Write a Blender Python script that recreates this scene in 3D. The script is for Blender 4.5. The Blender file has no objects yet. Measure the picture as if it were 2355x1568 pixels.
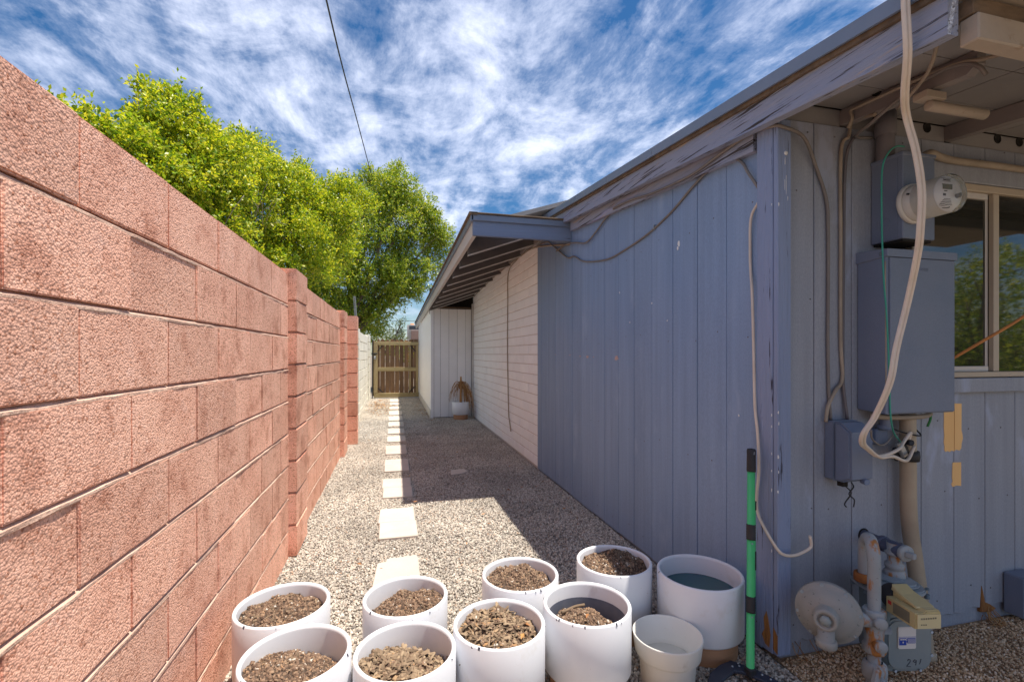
import bpy, bmesh, math, random
import numpy as np
from mathutils import Vector, Matrix, noise as mnoise
R = random.Random(7)
PI = math.pi
sc = bpy.context.scene
COL = sc.collection

# ---------------------------------------------------------------- camera
cd = bpy.data.cameras.new('camera')
cam = bpy.data.objects.new('camera', cd); COL.objects.link(cam)
cam.location = (0, 0, 1.286)
cam.rotation_euler = (math.radians(90), 0, math.radians(-14.09))
cd.sensor_width = 36.0
cd.lens = 36.0 * 1080 / 2354
cd.shift_y = 29.5 / 2354
cd.clip_start = 0.05; cd.clip_end = 2000
sc.camera = cam

# ---------------------------------------------------------------- sun, sky, exposure
SUN = Vector((.55, -.17, 2.49)).normalized()
world = bpy.data.worlds.new('World'); sc.world = world; world.use_nodes = True
wn = world.node_tree; wn.nodes.clear()
def N(nt, typ, **kw):
    n = nt.nodes.new(typ)
    for k, v in kw.items():
        if k.startswith('i_'):
            n.inputs[k[2:].replace('_', ' ')].default_value = v
        else:
            setattr(n, k, v)
    return n
def L(nt, a, b): nt.links.new(a, b)
def ramp(nt, stops, interp='LINEAR'):
    n = nt.nodes.new('ShaderNodeValToRGB'); e = n.color_ramp.elements
    n.color_ramp.interpolation = interp
    while len(e) < len(stops): e.new(0.5)
    for el, (p, c) in zip(e, stops):
        el.position = p; el.color = (c, c, c, 1) if not hasattr(c, '__len__') else (*c[:3], 1)
    return n
def M2(nt, op, a, b=None):
    n = nt.nodes.new('ShaderNodeMath'); n.operation = op
    for i, v in enumerate((a, b)):
        if v is None: continue
        if hasattr(v, 'is_linked'): L(nt, v, n.inputs[i])
        else: n.inputs[i].default_value = v
    return n.outputs[0]
def MIX(nt, fac, a, b, blend='MIX'):
    n = nt.nodes.new('ShaderNodeMix'); n.data_type = 'RGBA'; n.blend_type = blend
    for s, v in ((n.inputs[0], fac), (n.inputs[6], a), (n.inputs[7], b)):
        if hasattr(v, 'is_linked'): L(nt, v, s)
        elif hasattr(v, '__len__'): s.default_value = (*v[:3], 1)
        else: s.default_value = v
    return n.outputs[2]

sky = N(wn, 'ShaderNodeTexSky'); sky.sky_type = 'NISHITA'; sky.sun_disc = False
sky.sun_elevation = math.asin(SUN.z); sky.sun_rotation = math.atan2(SUN.x, SUN.y)
sky.altitude = 340; sky.air_density = 1.0; sky.dust_density = 0.6; sky.ozone_density = 2.5
tc = N(wn, 'ShaderNodeTexCoord')
sep = N(wn, 'ShaderNodeSeparateXYZ'); L(wn, tc.outputs['Generated'], sep.inputs[0])
zc = M2(wn, 'ADD', M2(wn, 'MAXIMUM', sep.outputs[2], 0.0), 0.10)
cx = M2(wn, 'DIVIDE', sep.outputs[0], zc); cy = M2(wn, 'DIVIDE', sep.outputs[1], zc)
comb = N(wn, 'ShaderNodeCombineXYZ'); L(wn, cx, comb.inputs[0]); L(wn, cy, comb.inputs[1])
# one layer of cirrus drawn out along the alley and one of finer mottled cloud
mp = N(wn, 'ShaderNodeMapping'); mp.inputs['Rotation'].default_value = (0, 0, math.radians(14))
mp.inputs['Scale'].default_value = (1.25, 0.50, 1); mp.inputs['Location'].default_value = (2.3, 4.1, 0)
L(wn, comb.outputs[0], mp.inputs[0])
n1 = N(wn, 'ShaderNodeTexNoise', i_Scale=1.5, i_Detail=12.0, i_Roughness=.66, i_Distortion=.25); L(wn, mp.outputs[0], n1.inputs['Vector'])
mp2 = N(wn, 'ShaderNodeMapping'); mp2.inputs['Scale'].default_value = (1, .8, 1); mp2.inputs['Location'].default_value = (7.3, 1.1, 0)
L(wn, comb.outputs[0], mp2.inputs[0])
n2 = N(wn, 'ShaderNodeTexNoise', i_Scale=3.6, i_Detail=11.0, i_Roughness=.68, i_Distortion=.35); L(wn, mp2.outputs[0], n2.inputs['Vector'])
dens = M2(wn, 'ADD', M2(wn, 'MULTIPLY', n1.outputs[0], .62), M2(wn, 'MULTIPLY', n2.outputs[0], .44))
cr = ramp(wn, [(.455, 0.0), (.51, .15), (.575, .48), (.64, .80), (.72, 1.0)]); L(wn, dens, cr.inputs[0])
hz = ramp(wn, [(.02, .25), (.30, 1.0)]); L(wn, sep.outputs[2], hz.inputs[0])
cf = M2(wn, 'MULTIPLY', cr.outputs[0], hz.outputs[0])
hs = N(wn, 'ShaderNodeHueSaturation', i_Saturation=1.34, i_Value=.58); L(wn, sky.outputs[0], hs.inputs['Color'])
skycol = MIX(wn, cf, hs.outputs[0], (6.0, 6.35, 7.6))
bg = N(wn, 'ShaderNodeBackground', i_Strength=.070); L(wn, skycol, bg.inputs[0])
wo = N(wn, 'ShaderNodeOutputWorld'); L(wn, bg.outputs[0], wo.inputs[0])

sl = bpy.data.lights.new('sun', 'SUN'); sl.energy = 2.7; sl.angle = math.radians(.55); sl.color = (1, .93, .82)
so = bpy.data.objects.new('sun', sl); COL.objects.link(so); so.location = (6, -3, 20)
so.rotation_euler = SUN.to_track_quat('Z', 'Y').to_euler()
sc.render.engine = 'CYCLES'
sc.view_settings.view_transform = 'Standard'; sc.view_settings.look = 'None'
sc.view_settings.exposure = 1.50; sc.view_settings.gamma = 1; sc.view_settings.use_curve_mapping = False
try:
    sc.cycles.max_bounces = 8; sc.cycles.diffuse_bounces = 5
except Exception: pass

# ---------------------------------------------------------------- helpers: materials
def mat(name, col, col2=None, ns=6, rough=.7, bump=0, bs=80, spots=(), metal=0, stretch=(1, 1, 1), objvar=0, spec=.35,
        island=None, bdist=.004, detail=6, grain=None, coat=0, streak=None, vor=None):
    m = bpy.data.materials.new(name); m.use_nodes = True; nt = m.node_tree
    p = nt.nodes['Principled BSDF']; p.inputs['Roughness'].default_value = rough; p.inputs['Metallic'].default_value = metal
    p.inputs['Specular IOR Level'].default_value = spec
    if coat: p.inputs['Coat Weight'].default_value = coat
    g = N(nt, 'ShaderNodeNewGeometry')
    mp = N(nt, 'ShaderNodeMapping'); mp.inputs['Scale'].default_value = stretch
    L(nt, g.outputs['Position'], mp.inputs[0])
    if island:
        rp = ramp(nt, island); L(nt, g.outputs['Random Per Island'], rp.inputs[0]); c = rp.outputs[0]
    else:
        a = N(nt, 'ShaderNodeTexNoise', i_Scale=ns, i_Detail=detail, i_Roughness=.6); L(nt, mp.outputs[0], a.inputs['Vector'])
        rp = ramp(nt, [(.36, 0.), (.64, 1.)]); L(nt, a.outputs[0], rp.inputs[0])
        c = MIX(nt, rp.outputs[0], col, col2 or col)
    if grain:   # fine value grain: (scale, lo, hi)
        a = N(nt, 'ShaderNodeTexNoise', i_Scale=grain[0], i_Detail=2.0, i_Roughness=.6); L(nt, mp.outputs[0], a.inputs['Vector'])
        rp = ramp(nt, [(.3, grain[1]), (.7, grain[2])]); L(nt, a.outputs[0], rp.inputs[0])
        c = MIX(nt, 1.0, c, rp.outputs[0], 'MULTIPLY')
    if streak:
        m3 = N(nt, 'ShaderNodeMapping'); m3.inputs['Scale'].default_value = (1, 1, .035); L(nt, g.outputs['Position'], m3.inputs[0])
        a = N(nt, 'ShaderNodeTexNoise', i_Scale=streak[0], i_Detail=5.0, i_Roughness=.65); L(nt, m3.outputs[0], a.inputs['Vector'])
        rp = ramp(nt, [(.3, streak[1]), (.7, streak[2])]); L(nt, a.outputs[0], rp.inputs[0])
        c = MIX(nt, 1.0, c, rp.outputs[0], 'MULTIPLY')
    for sp in spots:
        scol, sscale, lo, hi = sp[:4]
        v = mp.outputs[0]
        if len(sp) > 4:
            m2 = N(nt, 'ShaderNodeMapping'); m2.inputs['Scale'].default_value = sp[4]; L(nt, g.outputs['Position'], m2.inputs[0]); v = m2.outputs[0]
        a = N(nt, 'ShaderNodeTexNoise', i_Scale=sscale, i_Detail=5.0, i_Roughness=.65); L(nt, v, a.inputs['Vector'])
        rp = ramp(nt, [(lo, 0.), (hi, 1.)]); L(nt, a.outputs[0], rp.inputs[0])
        c = MIX(nt, rp.outputs[0], c, scol)
    vd = None
    if vor:   # granular aggregate: (scale, dark, light)
        wn_ = N(nt, 'ShaderNodeTexNoise', i_Scale=vor[0] * .7, i_Detail=2.0); L(nt, mp.outputs[0], wn_.inputs['Vector'])
        wv = N(nt, 'ShaderNodeVectorMath', operation='MULTIPLY_ADD'); L(nt, wn_.outputs['Color'], wv.inputs[0]); wv.inputs[1].default_value = (.9 / vor[0],) * 3; L(nt, mp.outputs[0], wv.inputs[2])
        vo = N(nt, 'ShaderNodeTexVoronoi', i_Scale=vor[0], i_Randomness=1.0); L(nt, wv.outputs[0], vo.inputs['Vector'])
        v2 = N(nt, 'ShaderNodeTexVoronoi', i_Scale=vor[0] * .33, i_Randomness=1.0); L(nt, wv.outputs[0], v2.inputs['Vector'])
        rp = ramp(nt, [(.10, vor[2]), (.48, 1.0), (.80, vor[1])]); L(nt, vo.outputs['Distance'], rp.inputs[0]); c = MIX(nt, 1.0, c, rp.outputs[0], 'MULTIPLY')
        bw_ = N(nt, 'ShaderNodeRGBToBW'); L(nt, vo.outputs['Color'], bw_.inputs[0])
        rp = ramp(nt, [(.15, (.60, .48, .42)), (.27, (.95, .93, .92)), (.72, (1.0, 1.0, 1.0)), (.86, (1.14, 1.16, 1.18))]); L(nt, bw_.outputs[0], rp.inputs[0]); c = MIX(nt, 1.0, c, rp.outputs[0], 'MULTIPLY')
        vd = M2(nt, 'ADD', M2(nt, 'SUBTRACT', 1.0, vo.outputs['Distance']), M2(nt, 'MULTIPLY', M2(nt, 'SUBTRACT', 1.0, v2.outputs['Distance']), .6))
    if objvar:
        oi = N(nt, 'ShaderNodeObjectInfo')
        v = M2(nt, 'ADD', M2(nt, 'MULTIPLY', oi.outputs['Random'], 2 * objvar), 1 - objvar)
        cc = N(nt, 'ShaderNodeCombineXYZ')
        for i in range(3): L(nt, v, cc.inputs[i])
        c = MIX(nt, 1.0, c, cc.outputs[0], 'MULTIPLY')
    L(nt, c, p.inputs['Base Color'])
    if bump:
        a = N(nt, 'ShaderNodeTexNoise', i_Scale=bs, i_Detail=5.0, i_Roughness=.6); L(nt, mp.outputs[0], a.inputs['Vector'])
        b = N(nt, 'ShaderNodeBump', i_Strength=bump, i_Distance=bdist); L(nt, vd if vd is not None else a.outputs[0], b.inputs['Height'])
        L(nt, b.outputs[0], p.inputs['Normal'])
    return m
def leafmat(name, stops, trans=.4):
    m = bpy.data.materials.new(name); m.use_nodes = True; nt = m.node_tree
    p = nt.nodes['Principled BSDF']; p.inputs['Roughness'].default_value = .42; p.inputs['Specular IOR Level'].default_value = .4
    g = N(nt, 'ShaderNodeNewGeometry'); rp = ramp(nt, stops); L(nt, g.outputs['Random Per Island'], rp.inputs[0])
    L(nt, rp.outputs[0], p.inputs['Base Color'])
    t = N(nt, 'ShaderNodeBsdfTranslucent'); c2 = MIX(nt, 1.0, rp.outputs[0], (1.5, 1.35, .6), 'MULTIPLY'); L(nt, c2, t.inputs[0])
    mx = N(nt, 'ShaderNodeMixShader'); mx.inputs[0].default_value = trans
    L(nt, p.outputs[0], mx.inputs[1]); L(nt, t.outputs[0], mx.inputs[2]); L(nt, mx.outputs[0], nt.nodes['Material Output'].inputs[0])
    return m
def stonemat(name, stops):
    m = bpy.data.materials.new(name); m.use_nodes = True; nt = m.node_tree
    p = nt.nodes['Principled BSDF']; p.inputs['Roughness'].default_value = .85; p.inputs['Specular IOR Level'].default_value = .25
    oi = N(nt, 'ShaderNodeObjectInfo'); rp = ramp(nt, stops); L(nt, oi.outputs['Random'], rp.inputs[0])
    g = N(nt, 'ShaderNodeNewGeometry')
    a = N(nt, 'ShaderNodeTexNoise', i_Scale=1.6, i_Detail=3.0); L(nt, g.outputs['Position'], a.inputs['Vector'])
    r2 = ramp(nt, [(.35, .82), (.65, 1.12)]); L(nt, a.outputs[0], r2.inputs[0])
    c = MIX(nt, 1.0, rp.outputs[0], r2.outputs[0], 'MULTIPLY'); L(nt, c, p.inputs['Base Color'])
    return m

m = {}
m['block'] = mat('salmon_block', (.93, .55, .41), (.81, .435, .315), 3.0, .93, .27, 120, bdist=.007, objvar=.12, spec=.15, vor=(185, .74, 1.05),
                 spots=[((.92, .57, .45), 14, .56, .74), ((.50, .22, .145), 6.0, .54, .76)])
m['mortar'] = mat('pale_mortar', (.70, .48, .37), (.52, .33, .25), 10, .95, .8, 90, bdist=.006)
m['cream'] = mat('cream_block', (.91, .89, .80), (.85, .82, .71), 4, .9, .6, 90, objvar=.05, bdist=.006, spots=[((.45, .42, .33), 30, .68, .8)])
m['creamort'] = mat('cream_mortar', (.50, .46, .36), (.42, .38, .30), 8, .95)
BLUE, BLUE2 = (.188, .275, .430), (.215, .300, .45)
m['blue'] = mat('blue_paint', BLUE, BLUE2, 2.2, .62, .25, 30, stretch=(1, 1, .35), objvar=.035, bdist=.002,
                spots=[((.34, .30, .29), 42, .74, .78), ((.24, .325, .475), 5, .60, .72)], grain=(240, .90, 1.08), streak=(26, .90, 1.08))
m['bluegrey'] = mat('bluegrey_paint', (.262, .290, .352), (.292, .314, .365), 2.6, .65, .3, 30, stretch=(1, 1, .35), objvar=.035, bdist=.002,
                spots=[((.335, .375, .49), 4.5, .60, .68), ((.32, .28, .25), 48, .74, .78)], grain=(240, .90, 1.08), streak=(26, .90, 1.08))
m['post'] = mat('cracked_post_paint', (.235, .295, .445), (.20, .25, .38), 5, .7, 1.0, 60, stretch=(1, 1, .08), bdist=.008,
                spots=[((.03, .03, .05), 38, .62, .67), ((.44, .38, .33), 60, .74, .77)])
m['rot'] = mat('rotten_wood', (.36, .17, .05), (.20, .085, .03), 22, .95, 1, 60, stretch=(1, 1, .2), bdist=.01)
m['fascia'] = mat('weathered_fascia_paint', (.255, .295, .41), (.30, .305, .345), 3.0, .75, 1.0, 46, stretch=(1, .07, 1), bdist=.012,
                  spots=[((.42, .34, .26), 34, .62, .70, (1, .06, 1)), ((.05, .045, .05), 62, .575, .62, (1, .035, 1)), ((.05, .045, .05), 30, .63, .66, (1, .03, 1)), ((.32, .335, .50), 14, .58, .66, (1, .08, 1))])
m['fasciaend'] = mat('weathered_end_paint', (.20, .26, .37), (.17, .22, .33), 5.0, .72, .9, 50, stretch=(.08, 1, 1), bdist=.006,
                  spots=[((.04, .04, .05), 50, .66, .71, (.08, 1, 1))])
m['drip'] = mat('blue_drip_edge', (.15, .20, .285), (.175, .22, .305), 4, .45, .1, 40, spec=.5)
m['soffit'] = mat('soffit_paint', (.285, .275, .275), (.235, .23, .235), 3, .75, .3, 40, objvar=.06, spots=[((.30, .20, .12), 9, .66, .80)])
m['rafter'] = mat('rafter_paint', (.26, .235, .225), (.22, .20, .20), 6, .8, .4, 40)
m['shaderafter'] = mat('shaded_rafter_tone', (.13, .12, .115), (.10, .095, .095), 6, .8, .4, 40)  # rafter colour lowered to put the shade of the side faces into it
m['beige'] = mat('beige_paint', (.40, .345, .285), (.34, .29, .24), 4, .8, .35, 70, spots=[((.20, .12, .06), 10, .62, .76)])
m['stain'] = mat('stained_wood', (.19, .135, .09), (.10, .075, .055), 20, .9, .6, 60, stretch=(.3, 1, 1))
m['white'] = mat('white_paint', (.86, .855, .86), (.81, .805, .81), 3, .6, .25, 40, objvar=.02, bdist=.002, spots=[((.50, .45, .40), 26, .70, .80)])
m['whitebrick'] = mat('white_brick_paint', (.86, .865, .88), (.81, .82, .84), 4, .7, .5, 60, objvar=.025, bdist=.004, spots=[((.42, .38, .35), 22, .73, .80)])
m['whitemortar'] = mat('white_mortar', (.60, .54, .51), (.54, .48, .46), 6, .85, .3, 60)
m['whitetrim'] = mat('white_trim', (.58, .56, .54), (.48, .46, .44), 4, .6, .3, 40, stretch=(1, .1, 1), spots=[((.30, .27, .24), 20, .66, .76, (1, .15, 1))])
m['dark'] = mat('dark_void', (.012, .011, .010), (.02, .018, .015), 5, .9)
m['ground'] = mat('dry_earth', (.25, .205, .16), (.19, .155, .12), 3, .95, .8, 60, bdist=.02, grain=(90, .6, 1.2))
m['sand'] = mat('bare_sand', (.52, .42, .32), (.44, .35, .265), 20, .95, .8, 90, bdist=.006, grain=(140, .75, 1.2))
m['gbed'] = mat('gravel_bed', (.36, .32, .275), (.28, .25, .215), 14, .95, 1, 70, bdist=.015, grain=(120, .45, 1.3))
m['tbed'] = mat('tan_gravel_bed', (.44, .32, .20), (.32, .22, .135), 18, .95, 1, 110, bdist=.010, grain=(170, .5, 1.3))
m['pebble'] = stonemat('grey_pebble', [(0, (.20, .18, .165)), (.18, (.32, .285, .25)), (.42, (.43, .38, .325)), (.62, (.51, .455, .38)), (.8, (.58, .53, .455)), (.93, (.68, .63, .56)), (1, (.42, .27, .18))])
m['tanstone'] = stonemat('tan_stone', [(0, (.22, .13, .08)), (.3, (.48, .33, .19)), (.65, (.66, .48, .31)), (.9, (.76, .60, .42)), (1, (.80, .71, .60))])
m['paver'] = mat('cream_paver', (.56, .495, .43), (.50, .44, .385), 5, .85, .35, 90, objvar=.04, bdist=.003, spots=[((.36, .28, .21), 28, .70, .82), ((.62, .56, .49), 9, .60, .75)])
m['pot'] = mat('white_glaze', (.74, .75, .78), (.70, .71, .75), 3, .38, 0, 40, spec=.45, spots=[((.60, .57, .53), 7, .60, .85), ((.42, .37, .32), 55, .70, .76), ((.58, .56, .54), 120, .68, .76, (1, 1, .25))])
m['potchip'] = mat('dark_chip', (.05, .05, .07), None, 5, .8)
m['potbase'] = mat('tan_pot_base', (.48, .27, .155), (.42, .23, .13), 26, .8, .4, 60, stretch=(.25, .25, 5), bdist=.002)
m['potcream'] = mat('cream_glaze', (.66, .60, .47), (.60, .54, .42), 5, .5)
m['plastic'] = mat('white_plastic', (.70, .68, .63), (.66, .63, .58), 4, .45, 0, 40, spots=[((.30, .20, .12), 24, .72, .80), ((.50, .45, .38), 10, .64, .8)])
m['mudsmear'] = mat('mud', (.24, .16, .10), (.36, .28, .20), 30, .9)
m['water'] = mat('dark_water', (.012, .050, .105), (.012, .075, .085), 4, .06, .05, 20, spec=.6)
m['clearwater'] = mat('shallow_water', (.52, .50, .44), (.56, .54, .48), 8, .12, 0, 20, spec=.5)
m['inner'] = mat('bare_pot_inside', (.10, .115, .16), (.14, .15, .19), 12, .8)
m['soil'] = mat('potting_soil', (.115, .080, .058), (.075, .052, .038), 24, .97, 1, 90, bdist=.012, grain=(160, .5, 1.4))
m['crumb'] = mat('soil_crumbs', (.1, .07, .05), rough=.95, island=[(0, (.075, .047, .032)), (.4, (.16, .10, .068)), (.7, (.23, .15, .10)), (.90, (.30, .20, .13)), (.965, (.34, .20, .11)), (.985, (.50, .45, .38)), (1, (.62, .58, .52))])
m['chip'] = mat('bark_chips', (.1, .07, .05), rough=.9, island=[(0, (.10, .070, .045)), (.35, (.18, .125, .080)), (.7, (.26, .185, .12)), (.92, (.34, .25, .16)), (1, (.36, .20, .09))])
m['litter'] = mat('dry_leaf', (.3, .15, .05), rough=.8, island=[(0, (.22, .10, .045)), (.5, (.38, .18, .07)), (.85, (.45, .25, .09)), (1, (.50, .36, .16))])
m['leaf'] = leafmat('leaf_green', [(0, (.09, .19, .016)), (.25, (.20, .33, .022)), (.5, (.36, .46, .028)), (.8, (.52, .56, .04)), (1, (.64, .60, .08))], .42)
m['leafb'] = leafmat('leaf_darker_green', [(0, (.08, .18, .02)), (.3, (.18, .30, .028)), (.6, (.32, .42, .038)), (.88, (.48, .52, .06)), (1, (.56, .53, .14))], .38)
m['leafgrey'] = leafmat('leaf_olive', [(0, (.07, .10, .05)), (.5, (.13, .17, .07)), (1, (.20, .23, .08))], .3)
m['bark'] = mat('bark', (.20, .155, .12), (.13, .10, .08), 14, .95, 1, 50, stretch=(1, 1, .3), bdist=.02)
m['twig'] = mat('bare_twig', (.36, .31, .25), (.28, .24, .19), 9, .9)
m['gatewood'] = mat('gate_board', (.25, .15, .085), (.15, .092, .058), 7, .9, .8, 60, stretch=(1, 1, .10), objvar=.22, bdist=.006,
                    spots=[((.34, .17, .07), 9, .60, .72, (1, 1, .12)), ((.04, .028, .02), 20, .66, .72, (1, 1, .5))])
m['gaterail'] = mat('gate_rail', (.42, .335, .175), (.32, .25, .13), 9, .9, .7, 60, stretch=(.12, 1, 1), objvar=.08, bdist=.005)
m['gatepost'] = mat('gate_post', (.42, .33, .18), (.32, .245, .13), 9, .9, .7, 60, stretch=(1, 1, .1), bdist=.005)
m['iron'] = mat('black_iron', (.03, .03, .033), (.05, .05, .05), 9, .5, metal=.4)
m['galv'] = mat('galvanised', (.40, .41, .42), (.33, .34, .35), 8, .42, metal=.7)
m['straw'] = mat('dried_frond', (.36, .18, .07), rough=.85, island=[(0, (.22, .10, .045)), (.5, (.40, .21, .08)), (1, (.52, .33, .15))])
m['box'] = mat('enclosure_paint', (.145, .182, .262), (.168, .20, .275), 4, .5, .15, 60, objvar=.05, bdist=.001, grain=(260, .92, 1.06))
m['cablegrey'] = mat('grey_cable', (.20, .18, .165), (.16, .145, .14), 9, .6)
m['cabledark'] = mat('painted_cable', (.115, .11, .125), (.14, .13, .14), 9, .6)
m['cablewhite'] = mat('ivory_cable', (.64, .56, .48), (.56, .48, .40), 9, .5)
m['cabletan'] = mat('tan_cable', (.34, .285, .225), (.27, .225, .175), 9, .6)
m['wireblack'] = mat('overhead_wire', (.035, .04, .05), (.06, .065, .075), 3, .6)
m['teal'] = mat('green_wire', (.03, .26, .19), (.05, .30, .23), 9, .5)
m['greenwire'] = mat('leaf_green_wire', (.02, .17, .05), None, 9, .5)
m['orange'] = mat('orange_cord', (.50, .21, .06), (.38, .15, .05), 20, .8)
m['pipe'] = mat('tan_conduit', (.40, .33, .24), (.32, .26, .19), 5, .55, .2, 60, spots=[((.20, .15, .10), 16, .66, .78)])
m['barewood'] = mat('bare_wood_patch', (.85, .54, .24), (.78, .47, .19), 8, .8, .3, 50, stretch=(1, 1, .15), spots=[((.26, .13, .05), 40, .72, .77)])
m['frame'] = mat('almond_frame', (.46, .39, .30), (.42, .355, .28), 5, .5)
m['framewhite'] = mat('pale_frame', (.58, .55, .52), (.52, .49, .46), 5, .5)
m['glass'] = mat('dark_window_glass', (.030, .030, .024), (.020, .021, .018), 2, .03, 0, 20, spec=1.0)
m['meterwhite'] = mat('meter_grey_white', (.56, .54, .50), (.52, .50, .46), 6, .35, spec=.5)
m['meterface'] = mat('meter_label', (.66, .67, .70), None, 6, .4)
m['lcd'] = mat('lcd', (.075, .085, .06), None, 6, .25)
m['ink'] = mat('printed_ink', (.06, .065, .08), None, 6, .6)
m['gasgrey'] = mat('gas_meter_grey', (.265, .30, .30), (.235, .27, .275), 5, .5, .1, 60, spots=[((.15, .16, .17), 60, .72, .78)])
m['gasdark'] = mat('gas_meter_body', (.135, .175, .195), (.115, .15, .175), 5, .55, .1, 60)
m['gaslid'] = mat('gas_meter_lid', (.29, .335, .365), (.22, .27, .31), 9, .5, .3, 50, spots=[((.10, .11, .12), 50, .68, .76)])
m['gaspipe'] = mat('rusty_white_pipe', (.32, .345, .36), (.26, .285, .30), 6, .6, .3, 60, spots=[((.36, .15, .04), 15, .56, .63, (1, 1, .35)), ((.10, .09, .085), 70, .64, .70)])
m['rust'] = mat('rust', (.34, .13, .035), (.22, .085, .03), 20, .9, .5, 60)
m['regul'] = mat('regulator_grey', (.27, .27, .255), (.235, .235, .225), 6, .55, .2, 60, spots=[((.08, .085, .09), 80, .64, .69)])
m['bluepipe'] = mat('dark_blue_pipe', (.07, .085, .14), (.09, .105, .16), 9, .45)
m['ert'] = mat('yellowed_plastic', (.52, .44, .22), (.46, .385, .20), 5, .3, spec=.5)
m['ertface'] = mat('yellowed_face', (.60, .52, .30), None, 5, .35)
m['ertdark'] = mat('module_inside', (.17, .16, .11), (.22, .20, .14), 20, .35)
m['red'] = mat('red_tag', (.55, .05, .04), None, 5, .5)
m['labelwhite'] = mat('label_white', (.70, .67, .63), None, 5, .5)
m['labelblue'] = mat('label_blue', (.03, .07, .38), None, 5, .5)
m['toolgreen'] = mat('green_tool_handle', (.075, .52, .17), (.065, .47, .15), 6, .35, spec=.5)
m['toolblack'] = mat('black_rubber', (.02, .02, .023), (.03, .03, .033), 20, .6)
m['toolsteel'] = mat('black_tool_steel', (.030, .036, .058), (.05, .055, .075), 9, .45)
m['chim'] = mat('white_chimney', (.76, .72, .66), (.70, .66, .60), 4, .8)
m['farroof'] = mat('brown_far_wall', (.36, .24, .20), (.32, .21, .18), 3, .9)
m['terra'] = mat('terracotta_pot', (.60, .25, .12), None, 3, .8)
m['darkband'] = mat('slate_band', (.06, .075, .095), None, 3, .7)
m['birdwhite'] = mat('white_splash', (.72, .72, .70), None, 3, .7)
m['nestpink'] = mat('pink_primer_patch', (.52, .37, .34), (.44, .31, .29), 30, .8)

# ---------------------------------------------------------------- helpers: objects
WP = {}
def reg(o, parent=None, loc=(0, 0, 0)):
    COL.objects.link(o)
    o.location = loc
    w = Vector(loc)
    if parent is not None:
        o.parent = parent; w = w + WP[parent.name]
    WP[o.name] = w
    return o
def tag(o, label=None, cat=None, group=None, kind=None):
    if label: o['label'] = label
    if cat: o['category'] = cat
    if group: o['group'] = group
    if kind: o['kind'] = kind
    return o
def thing(name, loc, label, cat, group=None):
    o = bpy.data.objects.new(name, None); o.empty_display_size = .1
    reg(o, None, loc); return tag(o, label, cat, group)

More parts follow.
